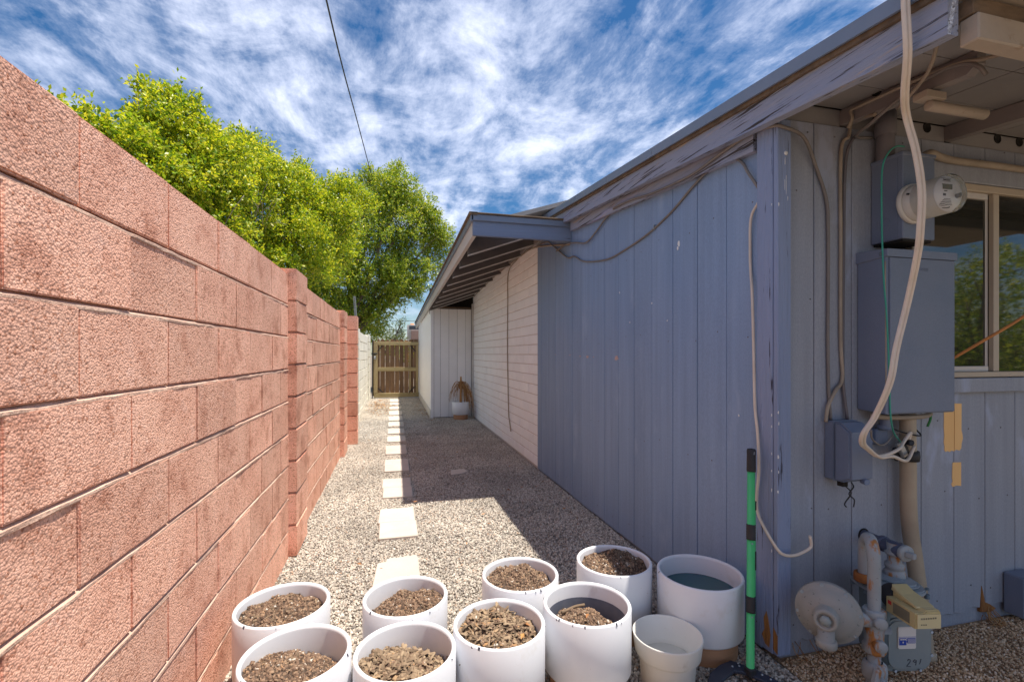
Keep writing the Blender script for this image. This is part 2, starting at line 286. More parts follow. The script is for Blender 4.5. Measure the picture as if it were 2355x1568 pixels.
class MB:
    """collects shapes in world coordinates"""
    def __init__(s): s.bm = bmesh.new()
    def box(s, x0, x1, y0, y1, z0, z1, bev=0, rot=None):
        bm = s.bm
        P = [(x0, y0, z0), (x1, y0, z0), (x1, y1, z0), (x0, y1, z0), (x0, y0, z1), (x1, y0, z1), (x1, y1, z1), (x0, y1, z1)]
        c = Vector(((x0 + x1) / 2, (y0 + y1) / 2, (z0 + z1) / 2))
        if rot is not None: P = [c + rot @ (Vector(p) - c) for p in P]
        vs = [bm.verts.new(p) for p in P]
        fs = [bm.faces.new([vs[i] for i in f]) for f in ((3, 2, 1, 0), (4, 5, 6, 7), (0, 1, 5, 4), (1, 2, 6, 5), (2, 3, 7, 6), (3, 0, 4, 7))]
        if bev:
            es = list({e for f in fs for e in f.edges})
            bmesh.ops.bevel(bm, geom=es, offset=bev, segments=1, affect='EDGES')
        return s
    def hexa(s, P, bev=0):
        bm = s.bm; vs = [bm.verts.new(p) for p in P]
        fs = [bm.faces.new([vs[i] for i in f]) for f in ((3, 2, 1, 0), (4, 5, 6, 7), (0, 1, 5, 4), (1, 2, 6, 5), (2, 3, 7, 6), (3, 0, 4, 7))]
        if bev:
            es = list({e for f in fs for e in f.edges})
            bmesh.ops.bevel(bm, geom=es, offset=bev, segments=1, affect='EDGES')
        return s
    def prism(s, pts, vec, bev=0, seg=1):
        bm = s.bm; v = Vector(vec)
        a = [bm.verts.new(p) for p in pts]; b = [bm.verts.new(Vector(p) + v) for p in pts]
        n = len(pts)
        fs = [bm.faces.new(a[::-1]), bm.faces.new(b)]
        for i in range(n): fs.append(bm.faces.new((a[i], a[(i + 1) % n], b[(i + 1) % n], b[i])))
        bmesh.ops.recalc_face_normals(bm, faces=fs)
        if bev:
            es = list({e for f in fs[:2] for e in f.edges})
            bmesh.ops.bevel(bm, geom=es, offset=bev, segments=seg, affect='EDGES')
        return s
    def lathe(s, prof, c, axis=(0, 0, 1), n=32, wob=0):
        bm = s.bm; q = Vector(axis).normalized().to_track_quat('Z', 'Y'); c = Vector(c)
        rings = []
        for r, z in prof:
            if r < 1e-6: rings.append([bm.verts.new(c + q @ Vector((0, 0, z)))]); continue
            rings.append([bm.verts.new(c + q @ Vector((r * math.cos(2 * PI * i / n), r * math.sin(2 * PI * i / n), z))) for i in range(n)])
        for A, B in zip(rings, rings[1:]):
            for i in range(n):
                j = (i + 1) % n
                if len(A) == 1 and len(B) == 1: continue
                if len(A) == 1: f = (A[0], B[j], B[i])
                elif len(B) == 1: f = (A[i], A[j], B[0])
                else: f = (A[i], A[j], B[j], B[i])
                fc = bm.faces.new(f); fc.smooth = True
        return s
    def cyl(s, a, b, r, r2=None, n=16, bev=0):
        a = Vector(a); b = Vector(b); h = (b - a).length; r2 = r if r2 is None else r2; e = min(bev, h / 3)
        pr = [(0, 0), (r - e, 0), (r, e), (r2, h - e), (r2 - e, h), (0, h)] if e else [(0, 0), (r, 0), (r, 0), (r2, h), (r2, h), (0, h)]
        return s.lathe(pr, a, b - a, n)
    def tube(s, pts, r, n=8, step=6, curve=True):
        pts = [Vector(p) for p in pts]
        if curve and len(pts) > 2:
            Q = []
            P = [pts[0] * 2 - pts[1]] + pts + [pts[-1] * 2 - pts[-2]]
            for i in range(1, len(P) - 2):
                for k in range(step):
                    t = k / step
                    Q.append(.5 * ((2 * P[i]) + (P[i + 1] - P[i - 1]) * t + (2 * P[i - 1] - 5 * P[i] + 4 * P[i + 1] - P[i + 2]) * t * t + (3 * P[i] - P[i - 1] - 3 * P[i + 1] + P[i + 2]) * t ** 3))
            Q.append(pts[-1]); pts = Q
        bm = s.bm; rings = []; u = None; m_ = len(pts)
        for i, p in enumerate(pts):
            d = (pts[min(i + 1, m_ - 1)] - pts[max(i - 1, 0)])
            d = d.normalized() if d.length > 1e-9 else Vector((0, 0, 1))
            if u is None: u = d.orthogonal().normalized()
            u = (u - d * u.dot(d)).normalized(); v = d.cross(u)
            rr = r if not callable(r) else r(i / (m_ - 1))
            rings.append([bm.verts.new(p + (u * math.cos(2 * PI * k / n) + v * math.sin(2 * PI * k / n)) * rr) for k in range(n)])
        for A, B in zip(rings, rings[1:]):
            for k in range(n):
                f = bm.faces.new((A[k], A[(k + 1) % n], B[(k + 1) % n], B[k])); f.smooth = True
        bm.faces.new(rings[0][::-1]); bm.faces.new(rings[-1])
        return s
    def quad(s, *p):
        s.bm.faces.new([s.bm.verts.new(q) for q in p]); return s
    def mesh(s, name, off=(0, 0, 0)):
        me = bpy.data.meshes.new(name)
        bmesh.ops.translate(s.bm, verts=s.bm.verts, vec=-Vector(off))
        s.bm.to_mesh(me); s.bm.free(); return me
    def build(s, name, mt, parent=None, label=None, cat=None, group=None, kind=None, loc=None):
        if parent is not None: base = WP[parent.name]; l = (0, 0, 0)
        else:
            base = Vector(loc) if loc else Vector((0, 0, 0)); l = base
        me = s.mesh(name, base); me.materials.append(mt if not isinstance(mt, str) else m[mt])
        o = bpy.data.objects.new(name, me); reg(o, parent, l)
        return tag(o, label, cat, group, kind)
def fromnp(name, V, F, mt, parent=None, loc=(0, 0, 0), smooth=False, **kw):
    V = np.asarray(V, dtype=np.float32); F = np.asarray(F, dtype=np.int32); k = F.shape[1]
    base = np.array(WP[parent.name] if parent is not None else loc, dtype=np.float32)
    me = bpy.data.meshes.new(name)
    me.vertices.add(len(V)); me.vertices.foreach_set('co', (V - base).ravel())
    me.loops.add(F.size); me.loops.foreach_set('vertex_index', F.ravel())
    me.polygons.add(len(F)); me.polygons.foreach_set('loop_start', np.arange(0, F.size, k, dtype=np.int32))
    me.polygons.foreach_set('loop_total', np.full(len(F), k, dtype=np.int32))
    me.update(calc_edges=True); me.validate()
    me.materials.append(m[mt] if isinstance(mt, str) else mt)
    o = bpy.data.objects.new(name, me); reg(o, parent, (0, 0, 0) if parent is not None else loc)
    return tag(o, **kw)
def inst(name, me, parent, world, scale=(1, 1, 1), rot=(0, 0, 0)):
    o = bpy.data.objects.new(name, me); reg(o, parent, Vector(world) - WP[parent.name])
    o.scale = scale; o.rotation_euler = rot; return o
ORD = ['first', 'second', 'third', 'fourth', 'fifth', 'sixth', 'seventh', 'eighth', 'ninth', 'tenth', 'eleventh', 'twelfth', 'thirteenth']

# ---------------------------------------------------------------- setting: ground
MB().quad((-300, -300, -.012), (300, -300, -.012), (300, 300, -.012), (-300, 300, -.012)).build('ground', 'ground', kind='structure')
MB().quad((-.75, -2.0, -.006), (1.56, -2.0, -.006), (1.56, 15.0, -.006), (-.75, 15.0, -.006)).build('gravel_path', 'gbed', kind='structure')
MB().quad((1.563, -2.0, -.004), (6, -2.0, -.004), (6, 1.72, -.004), (1.563, 1.72, -.004)).build('tan_gravel_yard', 'tbed', kind='structure')

def scatter(name, polys, dens, smin, smax, mt, seed):
    mb = MB()
    for p in polys: mb.quad(*p)
    o = mb.build(name, mt, kind='stuff')
    ng = bpy.data.node_groups.new(name, 'GeometryNodeTree')
    ng.interface.new_socket('Geometry', in_out='INPUT', socket_type='NodeSocketGeometry')
    ng.interface.new_socket('Geometry', in_out='OUTPUT', socket_type='NodeSocketGeometry')
    gi = ng.nodes.new('NodeGroupInput'); go = ng.nodes.new('NodeGroupOutput')
    dp = ng.nodes.new('GeometryNodeDistributePointsOnFaces'); dp.inputs['Density'].default_value = dens; dp.inputs['Seed'].default_value = seed
    ic = ng.nodes.new('GeometryNodeMeshIcoSphere'); ic.inputs['Radius'].default_value = 1; ic.inputs['Subdivisions'].default_value = 1
    sm = ng.nodes.new('GeometryNodeSetMaterial'); sm.inputs['Material'].default_value = m[mt]
    ip = ng.nodes.new('GeometryNodeInstanceOnPoints')
    rr = ng.nodes.new('FunctionNodeRandomValue'); rr.data_type = 'FLOAT_VECTOR'; rr.inputs[0].default_value = (0, 0, 0); rr.inputs[1].default_value = (6.28, 6.28, 6.28)
    rs = ng.nodes.new('FunctionNodeRandomValue'); rs.data_type = 'FLOAT_VECTOR'; rs.inputs[0].default_value = (smin, smin, smin * .8); rs.inputs[1].default_value = (smax, smax, smax * .8)
    rs.inputs['Seed'].default_value = 5
    k = ng.links.new
    k(gi.outputs[0], dp.inputs[0]); k(dp.outputs['Points'], ip.inputs['Points']); k(ic.outputs[0], sm.inputs[0]); k(sm.outputs[0], ip.inputs['Instance'])
    k(rr.outputs[0], ip.inputs['Rotation']); k(rs.outputs[0], ip.inputs['Scale']); k(ip.outputs[0], go.inputs[0])
    md = o.modifiers.new('scatter', 'NODES'); md.node_group = ng
    return o
Z = .0
scatter('gravel', [((-.72, .6, Z), (1.55, .6, Z), (1.55, 7, Z), (-.72, 7, Z))], 9500, .0036, .0098, 'pebble', 3)
scatter('gravel', [((-.72, 7, Z), (1.55, 7, Z), (1.55, 14.6, Z), (-.72, 14.6, Z))], 6500, .0042, .0108, 'pebble', 4)
scatter('tan_gravel', [((1.568, .4, Z), (3.6, .4, Z), (3.6, 1.64, Z), (1.568, 1.64, Z))], 15000, .0025, .0068, 'tanstone', 9)

# leaf litter on the gravel
def litter(name, n, fn, s0, s1, mt, z=.016):
    V = []; F = []
    for i in range(n):
        x, y = fn(); a = R.uniform(0, 6.28); s = R.uniform(s0, s1); w = s * R.uniform(.35, .6); c, d = math.cos(a), math.sin(a); b = len(V)
        for u, v, h in ((-s, 0, R.uniform(0, .006)), (0, -w, R.uniform(.002, .012)), (s, 0, R.uniform(0, .01)), (0, w, R.uniform(.002, .012))):
            V.append((x + c * u - d * v, y + d * u + c * v, z + h))
        F.append((b, b + 1, b + 2, b + 3))
    return fromnp(name, V, F, mt, kind='stuff')
litter('leaf_litter', 420, lambda: (R.triangular(-.62, .15, -.42), R.triangular(9.6, 13.9, 12.2)), .015, .035, 'litter')
litter('leaf_litter', 150, lambda: (R.triangular(.4, .78, .74) if R.random() < .9 else R.uniform(.3, 1.4), R.uniform(9.0, 13.8)), .015, .03, 'litter')
litter('leaf_litter', 60, lambda: (R.uniform(-.6, 1.5), R.uniform(2.3, 9)), .010, .024, 'litter')

# ---------------------------------------------------------------- stepping stones
def paver_mesh(i):
    rr = random.Random(i); b = MB(); j = lambda: rr.uniform(-.004, .004)
    P = [(-.135 + j(), -.148 + j(), -.03), (.135 + j(), -.148 + j(), -.03), (.135 + j(), .148 + j(), -.03), (-.135 + j(), .148 + j(), -.03)]
    P += [(p[0], p[1], .018 + rr.uniform(-.003, .003)) for p in P]
    b.hexa(P, .006); return b.mesh('stepping_stone')
pm = [paver_mesh(i) for i in range(4)]
for me in pm: me.materials.append(m['paver'])
pairs = [(3.345, 3.975), (4.285, 4.925), (5.245, 5.82), (6.14, 6.70), (7.0, 7.465), (7.715, 8.20), (8.485, 9.015), (9.225, 9.83), (10.08, 10.73), (11.12, 11.64), (12.02, 12.59), (12.83, 13.57)]
for i, (a, b) in enumerate(pairs):
    for h in (0, 1):
        o = bpy.data.objects.new('stepping_stone', pm[(2 * i + h) % 4]); L2 = (b - a) / 2
        reg(o, None, (.026 + R.uniform(-.006, .006), a + L2 * (h + .5), .004)); o.scale = (1, L2 / .302, 1); o.rotation_euler = (0, 0, R.uniform(-.02, .02))
        where = ', just past the last sunlit strip' if False else ''
        tag(o, 'cream paver, %s half of the %s full pair of stepping stones counted from the pots' % (('near', 'far')[h], ORD[i]), 'paver', 'stepping stones in the gravel')
b = MB(); b.prism([(-.13, 2.45, .0), (.145, 2.45, .0), (.145, 2.97, .0), (.14, 3.02, .0), (-.045, 3.005, .0), (-.05, 2.965, .0), (-.10, 2.955, .0)], (0, 0, .022), .005)
b.build('stepping_stone', 'paver', None, 'cream stepping stone with a broken corner, half hidden behind the white pots', 'paver', 'stepping stones in the gravel', loc=(0, 2.7, 0))
b = MB(); b.prism([(.578, 4.955, .004), (.72, 4.99, .004), (.775, 5.06, .004), (.75, 5.17, .004), (.66, 5.165, .004), (.60, 5.15, .004)], (0, 0, .012), .003)
b.build('half_buried_paver', 'paver', None, 'small cream paver corner half buried in the shaded gravel', 'paver', loc=(.68, 5.06, .004))

# ---------------------------------------------------------------- pink block wall
def block_mesh(seed, mt):
    rr = random.Random(seed); b = MB(); b.box(-.10, .10, -.5, .5, -.5, .5)
    me = b.mesh('block'); bm = bmesh.new(); bm.from_mesh(me)
    bmesh.ops.scale(bm, vec=(1, .4045, .1910), verts=bm.verts)
    bmesh.ops.bevel(bm, geom=bm.edges[:], offset=.0035, segments=2, affect='EDGES')
    for v in bm.verts: v.co += Vector((rr.uniform(-.0012, .0022), rr.uniform(-.0008, .0008), rr.uniform(-.0012, .0012)))
    bm.to_mesh(me); bm.free(); me.materials.append(m[mt]); return me
bms = [block_mesh(i, 'block') for i in range(5)]
ZT = 1.794; CH = .2032
def courses(parent, y0, y1, xface, meshes, n=9, zt=ZT, first=0.0, odd=.2032):
    for i in range(n):
        z = zt - CH * i - CH / 2; off = odd if i % 2 else 0.0
        y = y1 - (0 if not off else 0); edges = [y1]
        e = y1 - (.4064 if not off else .2032)
        while e > y0 + .02: edges.append(e); e -= .4064
        edges.append(y0)
        for a, c in zip(edges[1:], edges):
            Ln = c - a
            o = inst('block', R.choice(meshes), parent, (xface - .10 + R.uniform(-.0025, .0025), (a + c) / 2, z + .004), (1, (Ln - .0015) / .4045, 1))
def bed_joints(parent, y0, y1, xface, zt, mt, n=9):
    b = MB()
    for i in range(1, n):
        z = zt - CH * i - .0035; ys = np.arange(y0, y1 + .001, .05); ys[-1] = y1; prev = None
        for yv in ys:
            j = R.uniform(-.0016, .0016); j2 = R.uniform(-.0015, .0015)
            ring = [b.bm.verts.new(p) for p in ((xface + .0008 + j, yv, z - .0010 + j2), (xface + .0005 + j, yv, z + .0045 + j2), (xface - .010, yv, z + .0125), (xface - .02, yv, z + .0125), (xface - .02, yv, z - .004), (xface, yv, z - .004))]
            if prev:
                for k in range(6): b.bm.faces.new((prev[k], ring[k], ring[(k + 1) % 6], prev[(k + 1) % 6]))
            prev = ring
    return b.build('bed_joints', mt, parent, kind='stuff')
wall = thing('block_wall', (-.75, 2.5, 0), 'long pink split face block wall with two pilasters on the left of the path', 'wall')
mo = MB().box(-.838, -.661, -1.6, 7.02, -.03, ZT - .012).build('mortar', 'mortar', wall)
courses(wall, -1.58, 3.222, -.648, bms)
courses(wall, 3.60, 6.165, -.648, bms)
courses(wall, 6.575, 7.0, -.648, bms)
bed_joints(wall, -1.58, 3.221, -.648, ZT, 'mortar'); bed_joints(wall, 3.601, 6.164, -.648, ZT, 'mortar')
for (ya, yb) in ((3.222, 3.60), (6.165, 6.575)):
    bed_joints(wall, ya + .004, yb - .004, -.604, ZT + .03, 'mortar')
    MB().box(-.86, -.612, ya + .012, yb - .012, -.03, 1.80).build('pilaster_mortar', 'mortar', wall)
    for i in range(9):
        z = ZT + .03 - CH * i - CH / 2
        inst('pilaster_block', bms[i % 5], wall, (-.735 + R.uniform(-.002, .002), (ya + yb) / 2, z + .004), (1.35, (yb - ya) / .4045, 1 if i else 1.04))
MB().box(-.80, -.52, 7.015, 7.18, -.03, 1.80).build('pier_mortar', 'mortar', wall)
for i in range(9):
    z = ZT + .028 - CH * i - CH / 2
    inst('pier_block', bms[(i * 2) % 5], wall, (-.66, 7.10, z + .004), (1.53, .20 / .4045, 1))

# ---------------------------------------------------------------- cream block wall beyond it
cms = [block_mesh(20 + i, 'cream') for i in range(3)]
cw = thing('cream_block_wall', (-.80, 11.5, 0), 'cream painted block wall with two end pilasters beyond the pink wall', 'wall')
MB().box(-.88, -.702, 9.32, 13.95, -.03, 1.735).build('mortar', 'creamort', cw)
courses(cw, 9.70, 13.25, -.69, cms, zt=1.745)
for (ya, yb, zt) in ((9.30, 9.69, 1.775), (13.26, 13.96, 1.81)):
    MB().box(-.88, -.662, ya + .01, yb - .01, -.03, zt - .015).build('pilaster_mortar', 'creamort', cw)
    for i in range(9):
        inst('pilaster_block', cms[i % 3], cw, (-.768, (ya + yb) / 2, zt - CH * i - CH / 2), (1.18, (yb - ya) / .4045, 1))

# perforated steel post behind the cream wall
t = thing('sign_post', (-.91, 13.0, 0), 'leaning perforated grey steel post rising behind the cream wall', 'post')
pb = MB(); q = Matrix.Rotation(math.radians(-3.4), 3, 'Y')
pb.box(-.960, -.900, 12.97, 13.03, 0, 2.80, rot=q); pb.build('post', 'galv', t)
hb = MB()
for k in range(22):
    z = 1.72 + k * .048; x = -.93 - (z - 1.40) * .0594
    hb.cyl((x, 12.962, z), (x, 12.972, z), .010, n=8)
hb.build('perforations', 'dark', t, kind='stuff')

# ---------------------------------------------------------------- house
house = thing('house', (2.5, 5, 0), 'single storey house with blue board siding, white brick side wall and weathered low roof', 'house')
zb = lambda y: 2.158 + .100 * (y - .95)       # underside of the rake board
zt = lambda y: 2.338 + .093 * (y - 1.0)       # top edge of the metal drip edge
XW, YW = 1.555, 1.645
# concrete stem and dark backing behind the boards
stem = MB(); stem.box(1.585, 5, YW + .012, 1.9, -.05, .10); stem.box(1.572, 1.8, 1.9, 5.03, -.05, .07); stem.build('concrete_stem', 'bluegrey', house)
sw = MB().hexa([(1.575, 1.72, .0), (1.60, 1.72, .0), (1.60, 5.03, .0), (1.575, 5.03, .0), (1.575, 1.72, zb(1.72)), (1.60, 1.72, zb(1.72)), (1.60, 5.03, zb(5.03) + .1), (1.575, 5.03, zb(5.03) + .1)]).build('side_wall', 'dark', house)
# blue boards along the path
y = 1.722; k = 0
while y < 4.99:
    w = min(.225, 5.022 - y); z0 = .008 + R.uniform(-.004, .006); d = R.uniform(-.0012, .0012)
    zz0, zz1 = zb(y) + .02, zb(y + w) + .02
    if y > 4.0: zz0 = zz1 = 2.56
    MB().hexa([(XW + d, y + .0022, z0), (1.5745, y + .0022, z0), (1.5745, y + w - .0022, z0), (XW + d, y + w - .0022, z0),
               (XW + d, y + .0022, zz0), (1.5745, y + .0022, zz0), (1.5745, y + w - .0022, zz1), (XW + d, y + w - .0022, zz1)], .0022).build('plank', 'blue', sw)
    y += w; k += 1
# paint chips on the boards
pc = MB()
def blob(pts, x): pc.prism([(x, yy, z) for yy, z in pts], (.003, 0, 0))
for cy, cz, a, h in ((3.62, 1.262, .030, .012), (3.78, 1.266, .014, .006), (4.02, 1.275, .010, .006), (4.42, 1.279, .008, .005), (3.10, 1.255, .034, .020), (3.50, 1.262, .010, .005)):
    n = 9; blob([(cy + a * math.cos(2 * PI * i / n) * R.uniform(.6, 1.1), cz + h * math.sin(2 * PI * i / n) * R.uniform(.5, 1.1)) for i in range(n)], 1.5522)
pc.build('chipped_patch', 'nestpink', sw, kind='stuff')
pc = MB()
for cy, cz, a, h in ((2.335, 1.905, .011, .020), (2.345, 1.882, .007, .012), (3.05, 1.72, .004, .007), (2.62, 1.60, .004, .006), (2.45, 1.48, .003, .005), (2.9, 1.5, .003, .006), (1.86, 1.0, .004, .006)):
    n = 9; blob([(cy + a * math.cos(2 * PI * i / n) * R.uniform(.7, 1.1), cz + h * math.sin(2 * PI * i / n) * R.uniform(.7, 1.1)) for i in range(n)], 1.5522)
pc.build('white_splash', 'birdwhite', sw, kind='stuff')
# frieze board and rake board
def strip(x0, x1, y0, y1, lo, hi, name, mt, par, bev=.004, nseg=6):
    b = MB()
    for i in range(nseg):
        a = y0 + (y1 - y0) * i / nseg; c = y0 + (y1 - y0) * (i + 1) / nseg
        b.hexa([(x0, a, lo(a)), (x1, a, lo(a)), (x1, c, lo(c)), (x0, c, lo(c)), (x0, a, hi(a)), (x1, a, hi(a)), (x1, c, hi(c)), (x0, c, hi(c))])
    bmesh.ops.remove_doubles(b.bm, verts=b.bm.verts, dist=1e-5)
    return b.build(name, mt, par)
strip(1.522, 1.553, 1.735, 3.93, lambda y: 2.172 + .095 * (y - 1.75), lambda y: zb(y) + .02, 'frieze_board', 'fascia', house)
strip(1.466, 1.506, .955, 4.42, zb, lambda y: zt(y) - .052, 'rake_board', 'fascia', house, nseg=8)
strip(1.452, 1.466, .955, 4.6, lambda y: zt(y) - .066, lambda y: zt(y) - .040, 'shingle_edge', 'stain', house)
db = MB()
for i, (a, c) in enumerate(((.86, 2.42), (2.425, 3.02), (3.025, 4.75))):
    db.hexa([(1.436, a, zt(a) - .050), (1.446, a, zt(a) - .050), (1.446, c, zt(c) - .050), (1.436, c, zt(c) - .050), (1.436, a, zt(a)), (1.446, a, zt(a)), (1.446, c, zt(c)), (1.436, c, zt(c))])
    db.hexa([(1.446, a, zt(a) - .006), (1.50, a, zt(a) - .006), (1.50, c, zt(c) - .006), (1.446, c, zt(c) - .006), (1.446, a, zt(a)), (1.50, a, zt(a)), (1.50, c, zt(c)), (1.446, c, zt(c))])
db.build('drip_edge', 'drip', house)
# roof deck
MB().hexa([(1.507, .98, zt(.98) - .020), (7, .98, zt(.98) - .020), (7, 12, zt(12) - .02), (1.507, 12, zt(12) - .02), (1.507, .98, zt(.98) - .004), (7, .98, zt(.98) - .004), (7, 12, zt(12) - .004), (1.507, 12, zt(12) - .004)]).build('roof_deck', 'stain', house)
y = .99
for w in (.236, .236, .19):
    for (xa, xb) in ((1.507, 2.20), (2.203, 2.83), (2.833, 4.4)):
        y1 = y + w - .004
        MB().hexa([(xa, y, zt(y) - .040), (xb - .003, y, zt(y) - .040), (xb - .003, y1, zt(y1) - .040), (xa, y1, zt(y1) - .040), (xa, y, zt(y) - .022), (xb - .003, y, zt(y) - .022), (xb - .003, y1, zt(y1) - .022), (xa, y1, zt(y1) - .022)]).build('soffit_board', 'soffit', house)
    y += w
# rafter tails and vent blocking
rz = lambda y: 2.238 + .10 * (y - 1.15)
for xr in (1.905, 2.52, 3.13, 3.74):
    b = MB(); P = [(xr, 1.152, rz(1.152) + .028), (xr, 1.185, rz(1.185)), (xr, 1.66, rz(1.66)), (xr, 1.66, zt(1.66) - .042), (xr, 1.152, zt(1.152) - .042)]
    b.prism(P, (.040, 0, 0), .002); b.build('rafter', 'rafter', house)
for (xa, xb, hs_) in ((1.60, 1.905, ()), (1.945, 2.52, (2.112, 2.41)), (2.56, 3.13, (2.868, 3.019)), (3.17, 3.74, (3.3, 3.5))):
    o = MB().box(xa, xb, 1.655, 1.68, 2.279, zt(1.66) - .042, .002).build('vent_blocking', 'soffit', house)
    for x in hs_:
        MB().lathe([(.0235, 0), (.0235, .003), (.021, .003), (.0205, .001), (0, .001)], (x, 1.655, 2.339), (0, -1, 0), 20).build('vent_hole', 'dark', o)
MB().cyl((1.9045, 1.49, 2.352), (1.898, 1.49, 2.352), .020, n=18).build('cable_hole', 'dark', house)
# eave board and the patio cover in front of it
MB().box(1.535, 5, .925, .972, 2.140, 2.214, .004).build('eave_board', 'beige', house)
MB().box(1.53, 5, .935, .985, 2.216, 2.262, .002).build('eave_blocking', 'stain', house)
pc_ = MB().box(1.51, 5, .05, .975, 2.275, 2.31, .003).build('patio_cover', 'beige', house)
# front wall
fw = MB().box(1.60, 5, 1.662, 1.70, .03, 2.40).build('front_wall', 'dark', house)
gx = [1.597, 1.7535] + [1.7535 + .2035 * i for i in range(1, 13)]
for a, c in zip(gx, gx[1:]):
    d = R.uniform(-.001, .001)
    z0 = .055 + R.uniform(-.012, .012)
    spans = [(z0, 2.278)] if c < 2.29 or a > 3.42 else [(z0, 1.105), (2.185, 2.278)]
    for (lo, hi) in spans:
        b = MB(); n = 5
        pts = [(a + .002, YW + d, hi), (a + .002, YW + d, lo)]
        if lo < .2:
            for i in range(1, n): pts.append((a + .002 + (c - a - .004) * i / n, YW + d, lo + R.uniform(-.010, .012)))
        pts += [(c - .002, YW + d, lo), (c - .002, YW + d, hi)]
        b.prism(pts, (0, .0165, 0), .002); b.build('plank', 'bluegrey', fw)
nb = MB()
for a, c in zip(gx, gx[1:]):
    for z in (.16, .62, .95, 1.5, 2.0, 2.24):
        if 2.28 < c and a < 3.42 and 1.1 < z < 2.19: continue
        x = (a + c) / 2 + R.uniform(-.07, .07); nb.lathe([(0, .0012), (.0032, .001), (.004, 0)], (x, YW - .0008, z + R.uniform(-.03, .03)), (0, -1, 0), 8)
nb.build('nail_heads', 'cabledark', fw, kind='stuff')
nb = MB(); y = 1.80
while y < 4.9:
    for z in (.12, .75, 1.38, 1.95): nb.lathe([(0, .0012), (.0032, .001), (.004, 0)], (XW - .0008, y + R.uniform(-.07, .07), z + R.uniform(-.03, .03)), (-1, 0, 0), 8)
    y += .225
nb.build('nail_heads', 'cabledark', sw, kind='stuff')
# bare wood patches where something was unscrewed
bp = MB()
bp.prism([(2.503, YW - .0015, 1.02), (2.505, YW - .0015, .826), (2.557, YW - .0015, .829)], (0, .003, 0)) if False else None
bp.prism([(2.503, YW - .0012, 1.052), (2.5015, YW - .0012, .94), (2.504, YW - .0012, .90), (2.5005, YW - .0012, .872), (2.506, YW - .0012, .850), (2.504, YW - .0012, .835), (2.513, YW - .0012, .826), (2.524, YW - .0012, .830), (2.538, YW - .0012, .824), (2.550, YW - .0012, .831), (2.565, YW - .0012, .826), (2.565, YW - .0012, 1.052)], (0, .004, 0))
bp.prism([(2.569, YW - .0012, 1.052), (2.569, YW - .0012, .828), (2.580, YW - .0012, .834), (2.60, YW - .0012, .828), (2.612, YW - .0012, .838), (2.614, YW - .0012, .862), (2.622, YW - .0012, .885), (2.619, YW - .0012, .905), (2.613, YW - .0012, .925), (2.614, YW - .0012, 1.050)], (0, .004, 0))
bp.build('bare_wood_patch', 'barewood', fw)
bp = MB(); bp.prism([(2.557, YW - .0012, .774), (2.553, YW - .0012, .70), (2.557, YW - .0012, .685), (2.549, YW - .0012, .672), (2.556, YW - .0012, .659), (2.58, YW - .0012, .664), (2.611, YW - .0012, .660), (2.611, YW - .0012, .772)], (0, .004, 0)); bp.build('bare_wood_patch', 'barewood', fw)
# straw and rotten ends at the foot of the boards
sb = MB()
for i in range(26):
    x = R.choice([R.uniform(1.62, 1.80), R.gauss(2.79, .03), R.gauss(2.79, .02)]); z = R.uniform(.03, .07)
    sb.tube([(x, 1.642, z), (x + R.uniform(-.03, .03), 1.63 - R.uniform(0, .02), z - .03), (x + R.uniform(-.05, .05), 1.60 - R.uniform(0, .03), .005)], .0013, 4, 2)
sb.build('straw', 'straw', fw, kind='stuff')
rb = MB(); rb.prism([(2.745, 1.640, .17), (2.735, 1.640, .045), (2.80, 1.640, .035), (2.84, 1.640, .05), (2.80, 1.640, .075), (2.765, 1.640, .09)], (0, .02, 0), .004)
rb.build('rotten_board_end', 'rot', fw)
rb = MB(); rb.prism([(1.79, 1.641, .052), (1.93, 1.641, .045), (1.94, 1.641, .058), (1.85, 1.641, .070)], (0, .015, 0), .002); rb.build('rotten_board_end', 'rot', fw)
# corner post: two boards
cp = MB().box(1.528, 1.5535, 1.634, 1.7215, .035, zb(1.64) + .03, .003).build('corner_board', 'post', house)
MB().box(1.530, 1.598, 1.608, 1.632, .04, zb(1.62) + .03, .003).build('corner_board', 'post', house)
rb = MB(); rb.prism([(1.5262, 1.650, .055), (1.5262, 1.643, .11), (1.5262, 1.655, .17), (1.5262, 1.665, .20), (1.5262, 1.68, .165), (1.5262, 1.675, .12), (1.5262, 1.69, .09), (1.5262, 1.672, .06)], (.003, 0, 0))
rb.prism([(1.5285, 1.630, .06), (1.5285, 1.609, .05), (1.5285, 1.6085, .125), (1.5285, 1.620, .14), (1.5285, 1.630, .15)], (.003, 0, 0)); rb.build('rotten_patch', 'rot', cp)
pb = MB()
def flake(cx0, cz0, w, h, side):
    n = 7; P = []
    for i in range(n):
        a = 2 * PI * i / n; u = w * math.cos(a) * R.uniform(.4, 1.1); v = h * math.sin(a) * R.uniform(.5, 1.1)
        P.append((cx0 + u, 1.6068, cz0 + v) if side else (1.5268, cx0 + u, cz0 + v))
    pb.prism(P, (0, .002, 0) if side else (.002, 0, 0))
for z in (1.045, 1.00, .862, .80, .72, .47, 1.9): flake(1.534 + R.uniform(-.002, .003), z, R.uniform(.0018, .004), R.uniform(.005, .013), True); flake(1.637, z + R.uniform(-.02, .02), R.uniform(.001, .002), R.uniform(.004, .010), False)
for x, z, h in ((1.566, 2.08, .022), (1.572, 1.985, .05), (1.565, 1.99, .028), (1.58, 1.93, .012)): flake(x, z, .0011, h, True)
pb.build('flaked_paint', 'birdwhite', cp, kind='stuff')
kb = MB().lathe([(0, .004), (.007, .003), (.009, 0), (.009, -.003)], (1.571, 1.608, 2.115), (0, -1, 0), 12).build('old_screw', 'birdwhite', cp)
